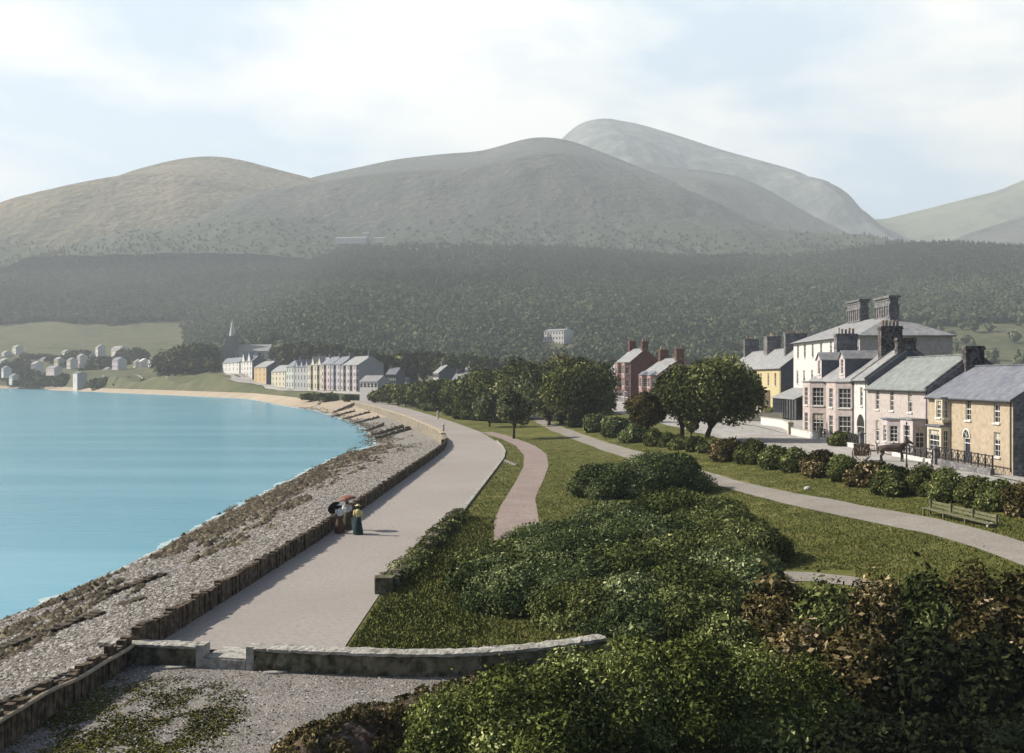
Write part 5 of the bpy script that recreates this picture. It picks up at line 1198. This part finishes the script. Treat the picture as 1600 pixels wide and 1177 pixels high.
for (nm, lb, a, b, ey, by, Y, wm_, rm, fl, co, rt) in [
    ('house', 'faint white house group high on the slope, far left', 19, 39, 543, 552, 1290, 'whitewash', 'paleslate', 2, 5, -10),
    ('house', 'white house at the far left edge of the village', -2, 24, 564, 574, 1200, 'whitewash', 'paleslate', 2, 5, -10),
    ('house', 'dark walled house with pale roof in the far village', 48, 79, 569, 583, 1150, 'plaindark', 'paleslate', 2, 5, -15),
    ('cottage', 'long low pale cottage row below the far village houses', 72, 116, 576, 584, 1120, 'palepink', 'slate', 1, 7, -12),
    ('house', 'pale gabled house stepping up the far village slope', 104, 118, 563, 576, 1170, 'whitewash', 'slate', 2, 3, -5),
    ('house', 'taller white gabled house above the stone hut, far village', 120, 134, 557, 576, 1180, 'palepink', 'paleslate', 2, 3, -8),
    ('villa', 'large bright white villa on the far village slope', 149, 172, 543, 556, 1230, 'whitewash', 'paleslate', 2, 6, -20),
    ('villa', 'long low white wing right of the bright villa on the slope', 174, 204, 545, 552, 1245, 'whitewash', 'paleslate', 1, 6, -5),
    ('house', 'grey lilac house with hipped look beside the dark far trees', 175, 206, 563, 577, 1010, 'lilac', 'slate', 2, 5, -15),
    ('bungalow', 'pair of small white roofed bungalows beneath the dark far trees', 216, 231, 565, 573, 1010, 'plaindark', 'whitewash', 1, 3, -15),
    ('bungalow', 'small white bungalow at the edge of the dark tree clump', 231, 245, 564, 573, 1000, 'whitewash', 'paleslate', 1, 3, -15),
    ('hut', 'small square stone hut on the far shore', 114, 140, 584, 603, 940, 'whitewash', 'slate', 1, 1, -15),
    ('house', 'narrow grey house behind the stone hut, far shore', 142, 153, 576, 586, 1150, 'grey', 'slate', 1, 2, -15),
    ('cottage', 'tiny white cottage beside the grey lilac house, far village', 208, 216, 566, 574, 1020, 'ivory', 'paleslate', 1, 2, -5),
    ('house', 'pale house just above the long low cottage row', 62, 76, 562, 572, 1230, 'ivory', 'slate', 2, 3, -5),
    ('house', 'white house highest above the low cottage row, far village', 96, 108, 550, 560, 1260, 'whitewash', 'paleslate', 2, 3, -5),
    ('cottage', 'small white cottage at the waterside left of the far shrubs', 14, 28, 588, 594, 1130, 'whitewash', 'slate', 1, 3, -5),
    ('cottage', 'tiny pale cottage above the far left edge house', 2, 14, 552, 559, 1270, 'whitewash', 'paleslate', 1, 2, -5),
    ('house', 'white house peeping between the dark trees of the far village', 183, 196, 556, 563, 1150, 'whitewash', 'slate', 2, 3, 0),
    ('cottage', 'tiny white cottage low on the far left shore', 2, 14, 576, 583, 1140, 'whitewash', 'slate', 1, 3, -10),
    ('cottage', 'white cottage between the far left houses', 28, 42, 567, 575, 1210, 'whitewash', 'paleslate', 1, 3, -5),
    ('cottage', 'small pale cottage up the slope above the low cottage row', 84, 98, 562, 570, 1200, 'ivory', 'paleslate', 1, 3, 0),
    ('house', 'pale house left of the bright white villa', 134, 148, 556, 566, 1200, 'whitewash', 'slate', 2, 3, -10),
    ('cottage', 'low white cottage below the grey lilac far house', 160, 174, 578, 584, 1060, 'whitewash', 'slate', 1, 3, -5)]:
    far_house(nm, lb, a, b, ey, by, Y, wm_, rm, 2.6 if nm != 'hut' else 1.5, R(rt-42), 8, fl, co, 1 if nm == 'house' else 0, cat=nm, sm='grey' if nm == 'hut' else 'whitewash')
# church
Yc = 870; cx = at(352, Yc); cz_ = zat(580, Yc)
ch = empty('church', (cx, Yc, cz_), R(-14)); tag(ch, 'grey stone church with a slender pale spire behind the terrace', 'church')
q = MB(); w = 5.4; ht = zat(527, Yc)-cz_; ht2 = zat(525, Yc)-cz_; w = 8
q.box(0, w, 0, w, -4, ht2); [q.box(x, x+.9, y, y+.9, ht2, ht2+1.4) for x in (0, w-.9) for y in (0, w-.9)]; q.box(-.7, .6, -.9, -.01, -4, ht2*.7); q.box(w-.6, w+.7, -.9, -.01, -4, ht2*.7)
q.build('tower', M['rubble'], ch)
q = MB(); sh = zat(499, Yc)-cz_; q.lathe([(2.6, ht2+.003), (2.3, ht2+2.2), (.2, sh)], (w/2, w/2), 8); q.build('spire', M['whitewash'], ch)
q = MB(); Ln = at(424, Yc)-at(367, Yc); nh = zat(549, Yc)-cz_; nr_ = zat(539, Yc)-cz_
q.box(w+.01, w+Ln, 1, 12, -4, nh)
for x in (w+.01, w+Ln): q.face([(x, 1, nh), (x, 12, nh), (x, 6.5, nr_)])
q.build('nave', M['grey'], ch)
q = MB()
for s in (0, 1):
    y0 = .6 if s == 0 else 12.4; a = [(w+.05, y0, nh-.2), (w+Ln+.3, y0, nh-.2), (w+Ln+.3, 6.5, nr_+.1), (w+.05, 6.5, nr_+.1)]; q.face(a); q.face([(x, y, z+.2) for x, y, z in reversed(a)]); q.face([a[0], a[1], (a[1][0], a[1][1], a[1][2]+.2), (a[0][0], a[0][1], a[0][2]+.2)])
q.build('roof', M['paleslate'], ch)
for k in range(6):
    q = MB(); x = w+2.2+k*(Ln-3)/6; q.box(x, x+1.1, .9, .997, 1.5, nh*.75); q.face([(x, .9, nh*.75), (x+1.1, .9, nh*.75), (x+.55, .9, nh*.9)]); q.build('window', M['glass'], ch)

# ------------------------------------------------------------------ trees
def ptree(px, by, ty, wpx, label, m, n, size, seed, group, Y=None, **kw):
    if Y is None: g_ = gp(px, by); Y = g_.y; x, z = g_.x, g_.z
    else: x = at(px, Y); z = Tz(x, Y)
    h = zat(ty, Y)-z
    return tree('tree', label, x, Y, h, wpx*Y/FPX, m, n, size, seed, group, z=z, **kw)
G1 = 'trees between the path and the road'
ptree(1015, 686, 606, 58, 'small russet round headed tree, leftmost of the roadside group', L['treer'], 16000, .17, 101, G1, trunk=.3, k=12, lean=-.6, Y=136)
ptree(1066, 688, 562, 76, 'tall dark green tree behind the russet one, roadside group', L['tree'], 26000, .18, 102, G1, trunk=.2, k=16, Y=135, r0=.28)
ptree(1080, 689, 640, 22, 'thin young tree between the two large roadside trees', L['tree'], 3500, .15, 103, G1, trunk=.35, k=6, Y=131)
ptree(1104, 692, 557, 124, 'largest spreading dark tree of the roadside group, right end', L['tree'], 40000, .18, 104, G1, trunk=.2, k=22, Y=133, lean=1.6, r0=.32)
G2 = 'trees of the park clump'
pk = [(905, 650, 556, 98, 'broad dark tree at the right end of the park clump', 'tree', 190, 22000), (858, 648, 557, 90, 'large dark tree with grey green front, park clump', 'treeg', 205, 20000), (886, 640, 553, 80, 'reddish topped tree at the back of the park clump', 'treer', 230, 14000),
      (818, 640, 562, 74, 'dark tree in the middle of the park clump', 'tree', 235, 14000), (803, 668, 607, 46, 'low spreading tree with forked stem standing forward on the lawn', 'treeg', 165, 9000), (780, 640, 568, 70, 'dark tree left of the clump middle, above the round bushes', 'tree', 240, 12000),
      (748, 632, 570, 62, 'dark tree behind the largest round bush', 'tree', 262, 10000), (722, 628, 578, 52, 'dark tree beside the hidden white cottage', 'tree', 290, 8000), (692, 626, 580, 50, 'dark tree left of the white cottage', 'tree', 300, 8000),
      (663, 623, 585, 46, 'low dark tree behind the leftmost round bush', 'tree', 320, 6000), (634, 620, 588, 44, 'low dark tree above the far lawn', 'tree', 345, 6000), (608, 618, 590, 36, 'low dark tree near the end of the promenade', 'tree', 375, 5000), (590, 616, 600, 24, 'smallest low tree at the end of the promenade', 'tree', 395, 3000),
      (822, 640, 596, 40, 'grey green low tree in front of the park clump', 'treeg', 250, 9000), (935, 648, 598, 44, 'small dark tree leaning towards the road, right of the park clump', 'tree', 205, 7000), (765, 645, 598, 40, 'grey green small tree between bush and park clump', 'treeg', 205, 6000)]
for i, (px, by, ty, w, lb, mm_, Y, n) in enumerate(pk):
    ptree(px, by, ty+(11 if px < 770 else 3), w*1.12, lb, L[mm_], n, .00125*Y, 200+i, G2, Y=Y, trunk=.10 if px != 803 else .3, k=16, core=.7)
G3 = 'dark trees behind the far terrace'
ft = [(600, 545, 588, 38, 520, 'brownish round tree right of the terrace chimneys'), (455, 533, 575, 32, 740, 'dark tree behind the terrace, right of the church roof'), (478, 531, 575, 34, 720, 'tallest dark tree behind the middle of the terrace'), (502, 534, 575, 34, 700, 'dark tree behind the cream gabled terrace house'), (526, 534, 577, 32, 680, 'dark tree behind the pink terrace house'), (550, 538, 580, 32, 660, 'dark tree behind the lilac terrace house'), (575, 540, 585, 30, 620, 'dark tree behind the end of the terrace'), (436, 540, 575, 24, 800, 'small dark tree beside the church roof'),
      (632, 548, 598, 40, 560, 'dark tree on the rise right of the terrace'), (662, 546, 598, 44, 560, 'broad dark green tree on the rise, second right of terrace'), (694, 546, 600, 44, 540, 'broad dark green tree above the white gabled house'), (726, 552, 600, 40, 600, 'dark tree behind the pale roofed house'), (758, 556, 604, 44, 520, 'dark tree behind the left of the park clump'), (800, 556, 604, 44, 520, 'dark tree behind the middle of the park clump'), (404, 536, 570, 26, 960, 'dark tree behind the church nave, left'), (382, 537, 570, 22, 960, 'dark tree immediately right of the church tower')]
for i, (px, ty, by, w, Y, lb) in enumerate(ft):
    ptree(px, by, ty, w*1.1, lb, L['fartree'], 1900, .0019*Y, 300+i, G3, Y=Y, trunk=.1, k=10, core=.82)
G4 = 'dark trees of the far village'
vt = [(262, 544, 590, 44, 860, 'dark rounded tree at the left of the big far clump'), (292, 538, 592, 50, 840, 'tallest domed tree of the big far clump'), (318, 536, 592, 44, 830, 'dark domed tree beside the church, far clump'), (336, 562, 596, 34, 780, 'low dark tree at the right foot of the far clump'), (285, 560, 594, 40, 810, 'lower light green tree in front of the far clump'), (310, 558, 596, 40, 800, 'lower dark tree in front of the far clump'),
      (124, 548, 566, 34, 1200, 'dark tree on the slope above the gabled far house'), (162, 558, 578, 36, 1080, 'dark tree right of the gabled far house'), (150, 562, 582, 22, 1100, 'small dark tree beside the gabled far house'), (196, 546, 562, 26, 1150, 'dark tree below the bright far villa'), (218, 544, 566, 24, 1130, 'dark rounded tree right of the bright far villa'), (12, 560, 590, 26, 1160, 'dark tree at the far left edge of the village'), (48, 578, 596, 30, 1130, 'dark tree behind the far shore shrubs'), (140, 578, 594, 26, 1040, 'dark tree immediately right of the stone hut'), (108, 566, 580, 18, 1190, 'small dark tree between the far gabled houses'), (34, 562, 582, 30, 1170, 'grey tree between the far left houses'), (92, 558, 574, 36, 1220, 'grey green tree above the low far cottage row'), (60, 556, 570, 40, 1260, 'grey green tree above the dark walled far house')]
for i, (px, ty, by, w, Y, lb) in enumerate(vt):
    ptree(px, by, ty, w*1.1, lb, L['fartree'], 1600, .0018*Y, 340+i, G4, Y=Y, trunk=.08, k=10, core=.84)
G5 = 'trees behind the roadside houses'
for i, (px, ty, by, w, Y, lb) in enumerate([(1000, 552, 600, 40, 420, 'tree behind the red brick houses'), (1052, 556, 600, 44, 400, 'tree behind the pink brick house chimney'), (1100, 558, 600, 44, 400, 'tree behind the large roadside tree'), (960, 560, 600, 36, 430, 'tree behind the white cottage gable'), (925, 562, 602, 40, 430, 'tree behind the right end of the park clump'), (1503, 545, 592, 26, 300, 'lone round tree in the field behind the cream house'), (1545, 548, 592, 24, 330, 'lone bush like tree in the field, far right')][:5]):
    ptree(px, by, ty, w*1.1, lb, L['fartree'], 2200, .0019*Y, 370+i, G5, Y=Y, trunk=.08, k=10, core=.84)

# ------------------------------------------------------------------ shrubs
# far shore shrubs
G6 = 'low shrubs of the far shore'
for i, (px, by, w, hpx, Y, lb) in enumerate([(40, 603, 34, 9, 1110, 'low shrub at the far left shore'), (72, 603, 40, 16, 1080, 'dense shrub on the far shore left of the hut'), (100, 603, 34, 18, 1040, 'tallest shrub on the far shore left of the hut'), (160, 605, 44, 14, 900, 'shrub on the far shore right of the hut'), (200, 605, 44, 14, 880, 'second shrub right of the hut on the far shore'), (240, 606, 44, 14, 860, 'last shrub of the far shore hedge'), (485, 619, 30, 6, 450, 'low shrub below the terrace at the beach head'), (510, 620, 36, 7, 440, 'wide low shrub below the terrace at the beach head'), (550, 618, 30, 5, 430, 'low shrub beside the end of the promenade')]):
    x = at(px, Y); z = zat(by, Y); bush('shrub', lb, 'shrub', x, Y, w*.6*Y/FPX, w*.45*Y/FPX, hpx*Y/FPX, L['fartree'], 1500, .0017*Y, 400+i, G6, 8, z=min(z, Tz(x, Y)+.5), sink=.6)
G7 = 'round bushes on the far lawn'
for i, (px, by, w, hpx, mm_, lb) in enumerate([(651, 634, 38, 17, 'duneb', 'leftmost round green bush on the far lawn'), (678, 640, 50, 17, 'dune', 'low grey green bush, second on the far lawn'), (718, 650, 46, 20, 'duneb', 'green bush beside the largest one on the far lawn'), (735, 656, 60, 26, 'duneb', 'largest round bush on the far lawn'), (756, 652, 30, 26, 'tree', 'dark bush at the right of the largest one'), (790, 654, 30, 16, 'tree', 'dark little bush beneath the forked tree')]):
    g_ = gp(px, by); Y = g_.y; bush('bush', lb, 'bush', g_.x, Y+w*.3*Y/FPX, w*.56*Y/FPX, w*.5*Y/FPX, (hpx+4)*Y/FPX, L[mm_], 9000, .0010*Y, 420+i, G7, 10)
# roadside hedge of separate bushes
G8 = 'shrubs lining the road'
hd = [(905, 668, 34, 26, 'dune'), (930, 676, 36, 26, 'dune'), (962, 684, 42, 30, 'dune'), (992, 692, 40, 28, 'dune'), (1022, 698, 30, 22, 'road'), (1042, 699, 24, 20, 'duneb'), (1062, 703, 28, 18, 'duneb'), (1086, 706, 30, 20, 'road'), (1108, 708, 30, 22, 'duneb'), (1140, 722, 50, 34, 'brown'), (1178, 726, 48, 34, 'road'), (1214, 734, 46, 34, 'duneb'), (1246, 738, 44, 34, 'duneb'),
      (1284, 746, 54, 38, 'brown'), (1322, 754, 54, 36, 'duneb'), (1362, 762, 60, 38, 'brown'), (1400, 776, 54, 42, 'tree'), (1446, 776, 50, 50, 'road'), (1486, 786, 60, 50, 'duneb'), (1528, 794, 56, 50, 'road'), (1566, 800, 56, 48, 'duneb'), (1604, 808, 56, 50, 'brown'), (1650, 815, 60, 50, 'road')]
cols_ = {'dune': 'grey green', 'road': 'olive', 'duneb': 'yellowish green', 'brown': 'reddish brown', 'tree': 'dark'}
nth = ['first', 'second', 'third', 'fourth', 'fifth', 'sixth', 'seventh', 'eighth', 'ninth', 'tenth', 'eleventh', 'twelfth', 'thirteenth', 'fourteenth', 'fifteenth', 'sixteenth', 'seventeenth', 'eighteenth', 'nineteenth', 'twentieth', 'twenty first', 'twenty second', 'twenty third']
for i, (px, by, w, hp, mm_) in enumerate(hd):
    g_ = gp(px, by); Y = g_.y; ry = w*.5*Y/FPX
    bush('roadside_shrub', '%s shrub in the row between lawn and road, %s from the left' % (cols_[mm_], nth[i]), 'shrub', g_.x+ry*.2, Y+ry*.8, w*.62*Y/FPX, ry*1.25, (hp+3)*Y/FPX, L[mm_], 11000, .0012*Y, 450+i, G8, 11)
for i, (px, by, w, hp, lb) in enumerate([(1318, 690, 60, 16, 'clipped dark hedge behind the lattice fence before the archway'), (1160, 668, 40, 14, 'dark shrub mound in the yellow house garden'), (1205, 672, 24, 12, 'dark shrub beneath the yellow house portico')]):
    Y = [122, 200, 212][i]; x = at(px, Y); bush('garden_shrub', lb, 'shrub', x, Y, w*.5*Y/FPX, 1.2 if i == 0 else 3, hp*Y/FPX+.4, L['tree'], 5000, .13, 480+i, None, 9, z=1.7)
for i, (px, Y, w, h, mm_, lb) in enumerate([(872, 222, 34, 2.4, 'treeg', 'grey green undergrowth at the left foot of the park clump'), (888, 208, 32, 2.2, 'duneb', 'olive undergrowth beside the path under the park clump'), (908, 196, 32, 2.4, 'dune', 'grey green undergrowth at the right foot of the park clump'), (785, 225, 40, 2.6, 'tree', 'dark undergrowth behind the forked tree'), (762, 235, 40, 2.6, 'tree', 'dark undergrowth behind the round bushes'), (735, 270, 44, 3, 'tree', 'dark undergrowth left of the white cottage'), (690, 300, 50, 3, 'tree', 'dark undergrowth below the far left park trees')]):
    bush('undergrowth_shrub', lb, 'shrub', at(px, Y), Y, w*.6*Y/FPX, w*.5*Y/FPX, h, L[mm_], 8000, .0011*Y, 700+i, 'undergrowth of the park clump', 11)
# dark round shrub on the lawn
bush('lawn_shrub', 'dark blue green rounded shrub on the lawn, left half of the pair', 'shrub', at(962, 84.8), 84.8, 3.7, 2.9, 2.5, L['dune'], 42000, .085, 501, 'pair of dark shrubs on the lawn', 14)
bush('lawn_shrub', 'taller dark blue green rounded shrub on the lawn, right half of the pair', 'shrub', at(1030, 85.5), 85.5, 4.4, 3.2, 3.0, L['dune'], 60000, .085, 502, 'pair of dark shrubs on the lawn', 16)
G9 = 'shrubs of the mound by the wall'
ms = [(1070, 63, 4.4, 3.2, 2.55, 'duneb', 'tall olive shrub topping the mound, at its right back'), (960, 61, 3.4, 3, 2.0, 'dune', 'grey green shrub at the back of the mound'), (870, 58, 3.1, 3, 1.45, 'dune', 'low grey green shrub at the left back of the mound'), (795, 53, 2.9, 3, 1.15, 'duneb', 'low green shrub on the left shoulder of the mound'), (772, 47.5, 2.0, 3, 1.3, 'dune', 'leftmost shrub of the mound, above the grass'),
      (815, 44.5, 2.3, 3.2, 1.55, 'dune', 'grey green shrub low at the front of the mound'), (890, 45, 2.6, 3.2, 2.0, 'dune', 'spiky grey green shrub at the front middle of the mound'), (985, 46, 2.9, 3.2, 2.0, 'duneb', 'green shrub at the front right of the mound'), (1080, 47.5, 3.1, 3.4, 2.1, 'duneb', 'olive green shrub in the right middle of the mound'), (1000, 41.8, 2.4, 2.4, 1.5, 'dune', 'low grey green shrub between mound and foreground hedge'), (1085, 42.3, 2.5, 2.4, 1.7, 'duneb', 'low olive shrub between mound and foreground hedge'), (1150, 44.5, 2.2, 2.4, 1.9, 'dune', 'grey green shrub between the mound and the brown thicket'), (930, 41.6, 2.3, 2.2, 1.35, 'duneb', 'low green shrub at the front foot of the mound, above the wall end'), (1005, 39.9, 2.2, 2.0, 1.2, 'dune', 'low grey green shrub just behind the foreground hedge middle'), (1080, 40, 2.4, 2.0, 1.4, 'duneb', 'low olive shrub just behind the foreground hedge, right half'), (1155, 52.5, 2.5, 3.0, 1.8, 'tree', 'dark green shrub at the right edge of the mound'), (900, 52, 3.2, 3.0, 1.8, 'dune', 'grey green shrub in the centre of the mound'), (1010, 54, 3.6, 3.2, 2.1, 'dune', 'broad grey green shrub behind the centre of the mound'), (1110, 57, 3.4, 3, 2.2, 'duneb', 'green shrub below the tall olive one on the mound')]
for i, (px, Y, rx, ry, h, mm_, lb) in enumerate(ms):
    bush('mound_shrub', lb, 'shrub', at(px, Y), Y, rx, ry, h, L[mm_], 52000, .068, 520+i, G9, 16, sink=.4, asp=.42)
G10 = 'glossy hedge shrubs in the foreground'
fh_ = [(715, 27.8, 1.5, 1.6, 1.75, 'leftmost glossy green shrub of the foreground hedge'), (800, 27.6, 1.8, 1.8, 2.15, 'second glossy green shrub from the left in the foreground hedge'), (895, 28.2, 1.9, 1.9, 2.4, 'third glossy green shrub from the left in the foreground hedge'), (990, 28.4, 1.9, 1.9, 2.65, 'fourth and tallest glossy shrub of the foreground hedge'), (1085, 28.6, 1.9, 1.9, 2.65, 'fifth glossy green shrub from the left in the foreground hedge'), (1180, 28.8, 1.8, 1.9, 2.45, 'sixth glossy green shrub from the left in the foreground hedge'), (1262, 28.6, 1.3, 1.6, 2.15, 'last glossy green shrub at the right end of the foreground hedge'), (865, 25.4, 1.1, 1.1, 1.75, 'small glossy shrub at the bottom edge in front of the hedge')]
for i, (px, Y, rx, ry, h, lb) in enumerate(fh_):
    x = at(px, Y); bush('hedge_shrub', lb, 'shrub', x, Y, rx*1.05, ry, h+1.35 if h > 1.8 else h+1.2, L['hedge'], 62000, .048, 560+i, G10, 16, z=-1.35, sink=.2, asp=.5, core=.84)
G11 = 'brown shrubs at the lower right'
bs = [(1215, 37, 1.6, 1.6, 2.7, 'brown shrub at the left of the brown thicket'), (1290, 36, 1.8, 1.8, 2.8, 'brown shrub near the side path'), (1370, 35.5, 1.8, 1.8, 3.0, 'brown flowering shrub, middle of the brown thicket'), (1448, 35, 1.7, 1.7, 3.25, 'tall brown shrub left of the highest one'), (1520, 34.5, 1.7, 1.6, 3.55, 'highest brown shrub of the thicket, beside the path'), (1595, 34, 1.8, 1.7, 3.35, 'brown shrub at the right edge of the picture'), (1340, 31.5, 1.8, 1.7, 2.2, 'low brown shrub in front of the thicket middle'), (1440, 31, 1.8, 1.7, 2.1, 'low dark shrub in front of the tall brown one'), (1540, 30.5, 1.8, 1.7, 2.2, 'low dark shrub before the thicket, towards the right edge'), (1250, 32.5, 1.5, 1.5, 2.1, 'low brown shrub behind the end of the green hedge'), (1130, 34.5, 1.7, 1.5, 1.9, 'low mixed shrub behind the green hedge')]
for i, (px, Y, rx, ry, h, lb) in enumerate(bs):
    x = at(px, Y); bush('brown_shrub', lb, 'shrub', x, Y, rx, ry, h+1.2, L['deep' if Y < 31.2 else ('duneb' if i in (1, 3, 10) else 'brown')], 20000, .085, 600+i, G11, 15, z=-1.2, sink=.2, asp=.5, core=.8)  # front low shrubs get leaves with shade painted into the colour
G12 = 'dark shrubs in the bottom right shade'
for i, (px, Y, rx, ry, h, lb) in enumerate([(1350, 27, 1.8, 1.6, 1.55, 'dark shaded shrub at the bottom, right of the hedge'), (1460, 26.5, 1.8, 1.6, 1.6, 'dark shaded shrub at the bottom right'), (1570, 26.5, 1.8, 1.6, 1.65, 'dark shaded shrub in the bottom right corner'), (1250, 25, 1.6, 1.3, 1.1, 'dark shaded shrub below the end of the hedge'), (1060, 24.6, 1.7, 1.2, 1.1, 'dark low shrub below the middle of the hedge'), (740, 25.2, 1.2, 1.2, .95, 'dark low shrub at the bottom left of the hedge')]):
    x = at(px, Y); bush('shaded_shrub', lb, 'shrub', x, Y, rx, ry, h+.9, L['deep'], 20000, .06, 630+i, G12, 14, z=-1.3, sink=.2)  # shade of this corner is put into the leaf colour
# earth bank and weeds in the left foreground
V = []; Q = []; n = 30
bx_ = np.linspace(0, 1, 40); by_ = np.linspace(-1, 1, 18); r_b = np.random.default_rng(2)
X = -6.6+bx_[None, :]*6.5+0*by_[:, None]; Yc_ = 25.6+bx_[None, :]*6.6; Yg = Yc_+by_[:, None]*1.9
Z = -.5+1.0*(1-np.abs(by_[:, None])**2)*ss(0, .3, bx_[None, :])+.28*fbm(X*2.2, Yg*2.2, 4, 6)
Z[0] -= 1; Z[-1] = -.6
o = grid('bank', X, Yg, Z, M['earth'], smooth=False)
r_g = np.random.default_rng(12); ng = 40000; gx = r_g.uniform(-14, 3.5, ng); gy = r_g.uniform(25, 36.5, ng); gz = T(gx, gy)+.03; gk = gz < -.2; gx, gy, gz = gx[gk], gy[gk], gz[gk]; ng = len(gx); gs = .012+.035*r_g.random(ng)**3
gV = np.array([[1, 0, 0], [0, 1, 0], [-1, 0, 0], [0, -1, 0], [0, 0, .8]])[None]*(1+.3*r_g.normal(size=(ng, 5, 1)).clip(-1.5, 1.5))*gs[:, None, None]+np.stack([gx, gy, gz], -1)[:, None]
tag(mesh_np('loose_stones', gV.reshape(-1, 3), None, (np.arange(ng)[:, None, None]*5+np.array([[0, 1, 4], [1, 2, 4], [2, 3, 4], [3, 0, 4]])[None]).reshape(-1, 3), L['pebble'], var=np.repeat(r_g.random(ng), 5)), 'loose small stones strewn over the gravel before the wall', 'stones', kind='stuff')
lk = []
for k in range(70):
    t = random.random(); yy_ = random.uniform(-1, .9); X_ = -6.6+t*6.5; lk.append((X_, 25.6+t*6.6+yy_*1.6, -.45+.95*(1-yy_**2)*min(1, t*3), random.uniform(.2, .5), random.uniform(.2, .5), random.uniform(.08, .3)))
V_, Q_, F_, v_ = leafcloud(lk, 30000, .045, rng, core=0)
tag(mesh_np('bank_plants', V_, Q_, None, L['brown'], var=v_), 'brown dry plants covering the dark bank by the gravel', 'dry plants', kind='stuff')
def scatter(name, label, n, fx, fy, size, m, seed, thr=None, tall=1.0, kind='stuff'):
    r = np.random.default_rng(seed); x = r.uniform(*fx, n); y = 1/r.uniform(1/fy[1], 1/fy[0], n)
    k = np.ones(n, bool) if thr is None else thr(x, y, r); x, y = x[k], y[k]; m_ = len(x); z = T(x, y)
    a = r.uniform(0, 2*PI, m_); s = size*(.5+r.random(m_)); dx = np.cos(a)*s*.35; dy = np.sin(a)*s*.35; tx = r.normal(0, .5, m_)*s; ty = r.normal(0, .5, m_)*s; h = s*tall
    P = np.stack([np.stack([x-dx, y-dy, z], -1), np.stack([x+dx, y+dy, z], -1), np.stack([x+dx*.6+tx, y+dy*.6+ty, z+h], -1), np.stack([x-dx*.6+tx, y-dy*.6+ty, z+h], -1)], 1)
    o = mesh_np(name, P.reshape(-1, 3), np.arange(m_*4).reshape(-1, 4), None, m, var=np.repeat(np.clip(.5*(fbm(x/2.5, y/3, 3, 4)+.5)+.5*r.random(m_), 0, 1), 4)); tag(o, label, name, kind=kind)
scatter('weeds', 'low weeds growing on the gravel in the bottom left corner', 110000, (-14.5, -5.5), (25, 35), .085, L['weed'], 7, lambda x, y, r: (((x+11.2)/3.2)**2+((y-30.0)/4.2)**2 < 1.0+1.6*fbm(x/1.0, y/1.3, 4, 3)+.35*r.normal(size=len(x))) & (fbm(x*1.3, y*1.0, 3, 15)+.08*r.normal(size=len(x)) > -.06), .55)
pathdist = None
def onlawn(x, y, r):
    k = (x > xp(y)+.12) & (T(x, y) > -.3)
    g2 = 9.2-T(x, y); px = 800+x*FPX/y; py = HOR+g2*FPX/y
    pl_ = np.interp(px, [806, 860, 940, 1000, 1100, 1220, 1340, 1440, 1520, 1600, 1700], [640, 673, 704, 722, 752, 786, 812, 832, 855, 885, 930]); pu = np.interp(px, [818, 880, 960, 1020, 1120, 1240, 1360, 1460, 1540, 1600, 1700], [636, 668, 695, 712, 742, 771, 793, 810, 830, 848, 885])
    k &= ~((py < pl_+1) & (py > pu-1)); k &= x < 27
    a = np.interp(py, [676, 686, 697, 712, 730, 755, 790, 815, 850], [752, 783, 806, 819, 818, 805, 783, 772, 772]); b = np.interp(py, [675, 683, 697, 710, 728, 748, 780, 815, 850], [768, 800, 836, 854, 857, 850, 836, 842, 860])
    k &= ~((px > a-1) & (px < b+1) & (py > 675) & (py < 852)); k &= ~((py > 891) & (py < 920) & (px > 1193) & (px < 1336))
    return k
scatter('grass', 'tufts of short grass covering the lawns', 330000, (-5.7, 28), (36.1, 170), .055, L['grassblade'], 9, onlawn, 1.0)
pl = [(float(xp(y))+.25+random.uniform(-.15, .45), float(y), random.uniform(.3, .6), random.uniform(.3, .6), random.uniform(.4, .9), random.uniform(.12, .3)) for y in np.linspace(48.5, 72, 46)]
V_, Q_, F_, v_ = leafcloud(pl, 9000, .055, rng, core=0)
tag(mesh_np('creeper', V_, Q_, None, L['duneb'], var=v_), 'low creeping plants growing over the rough stone wall', 'creeper', kind='stuff')
scatter('grass_verge', 'longer dark grass on the bank beside the rough stone wall', 60000, (-5.6, 1.5), (36.2, 72), .085, L['grassblade'], 10, lambda x, y, r: (x > xp(y)+.3) & (x < xp(y)+2.2+(60-y)*.07+4*fbm(x/2, y/3, 3, 5)+1.2*r.random(len(x))), 1.3)
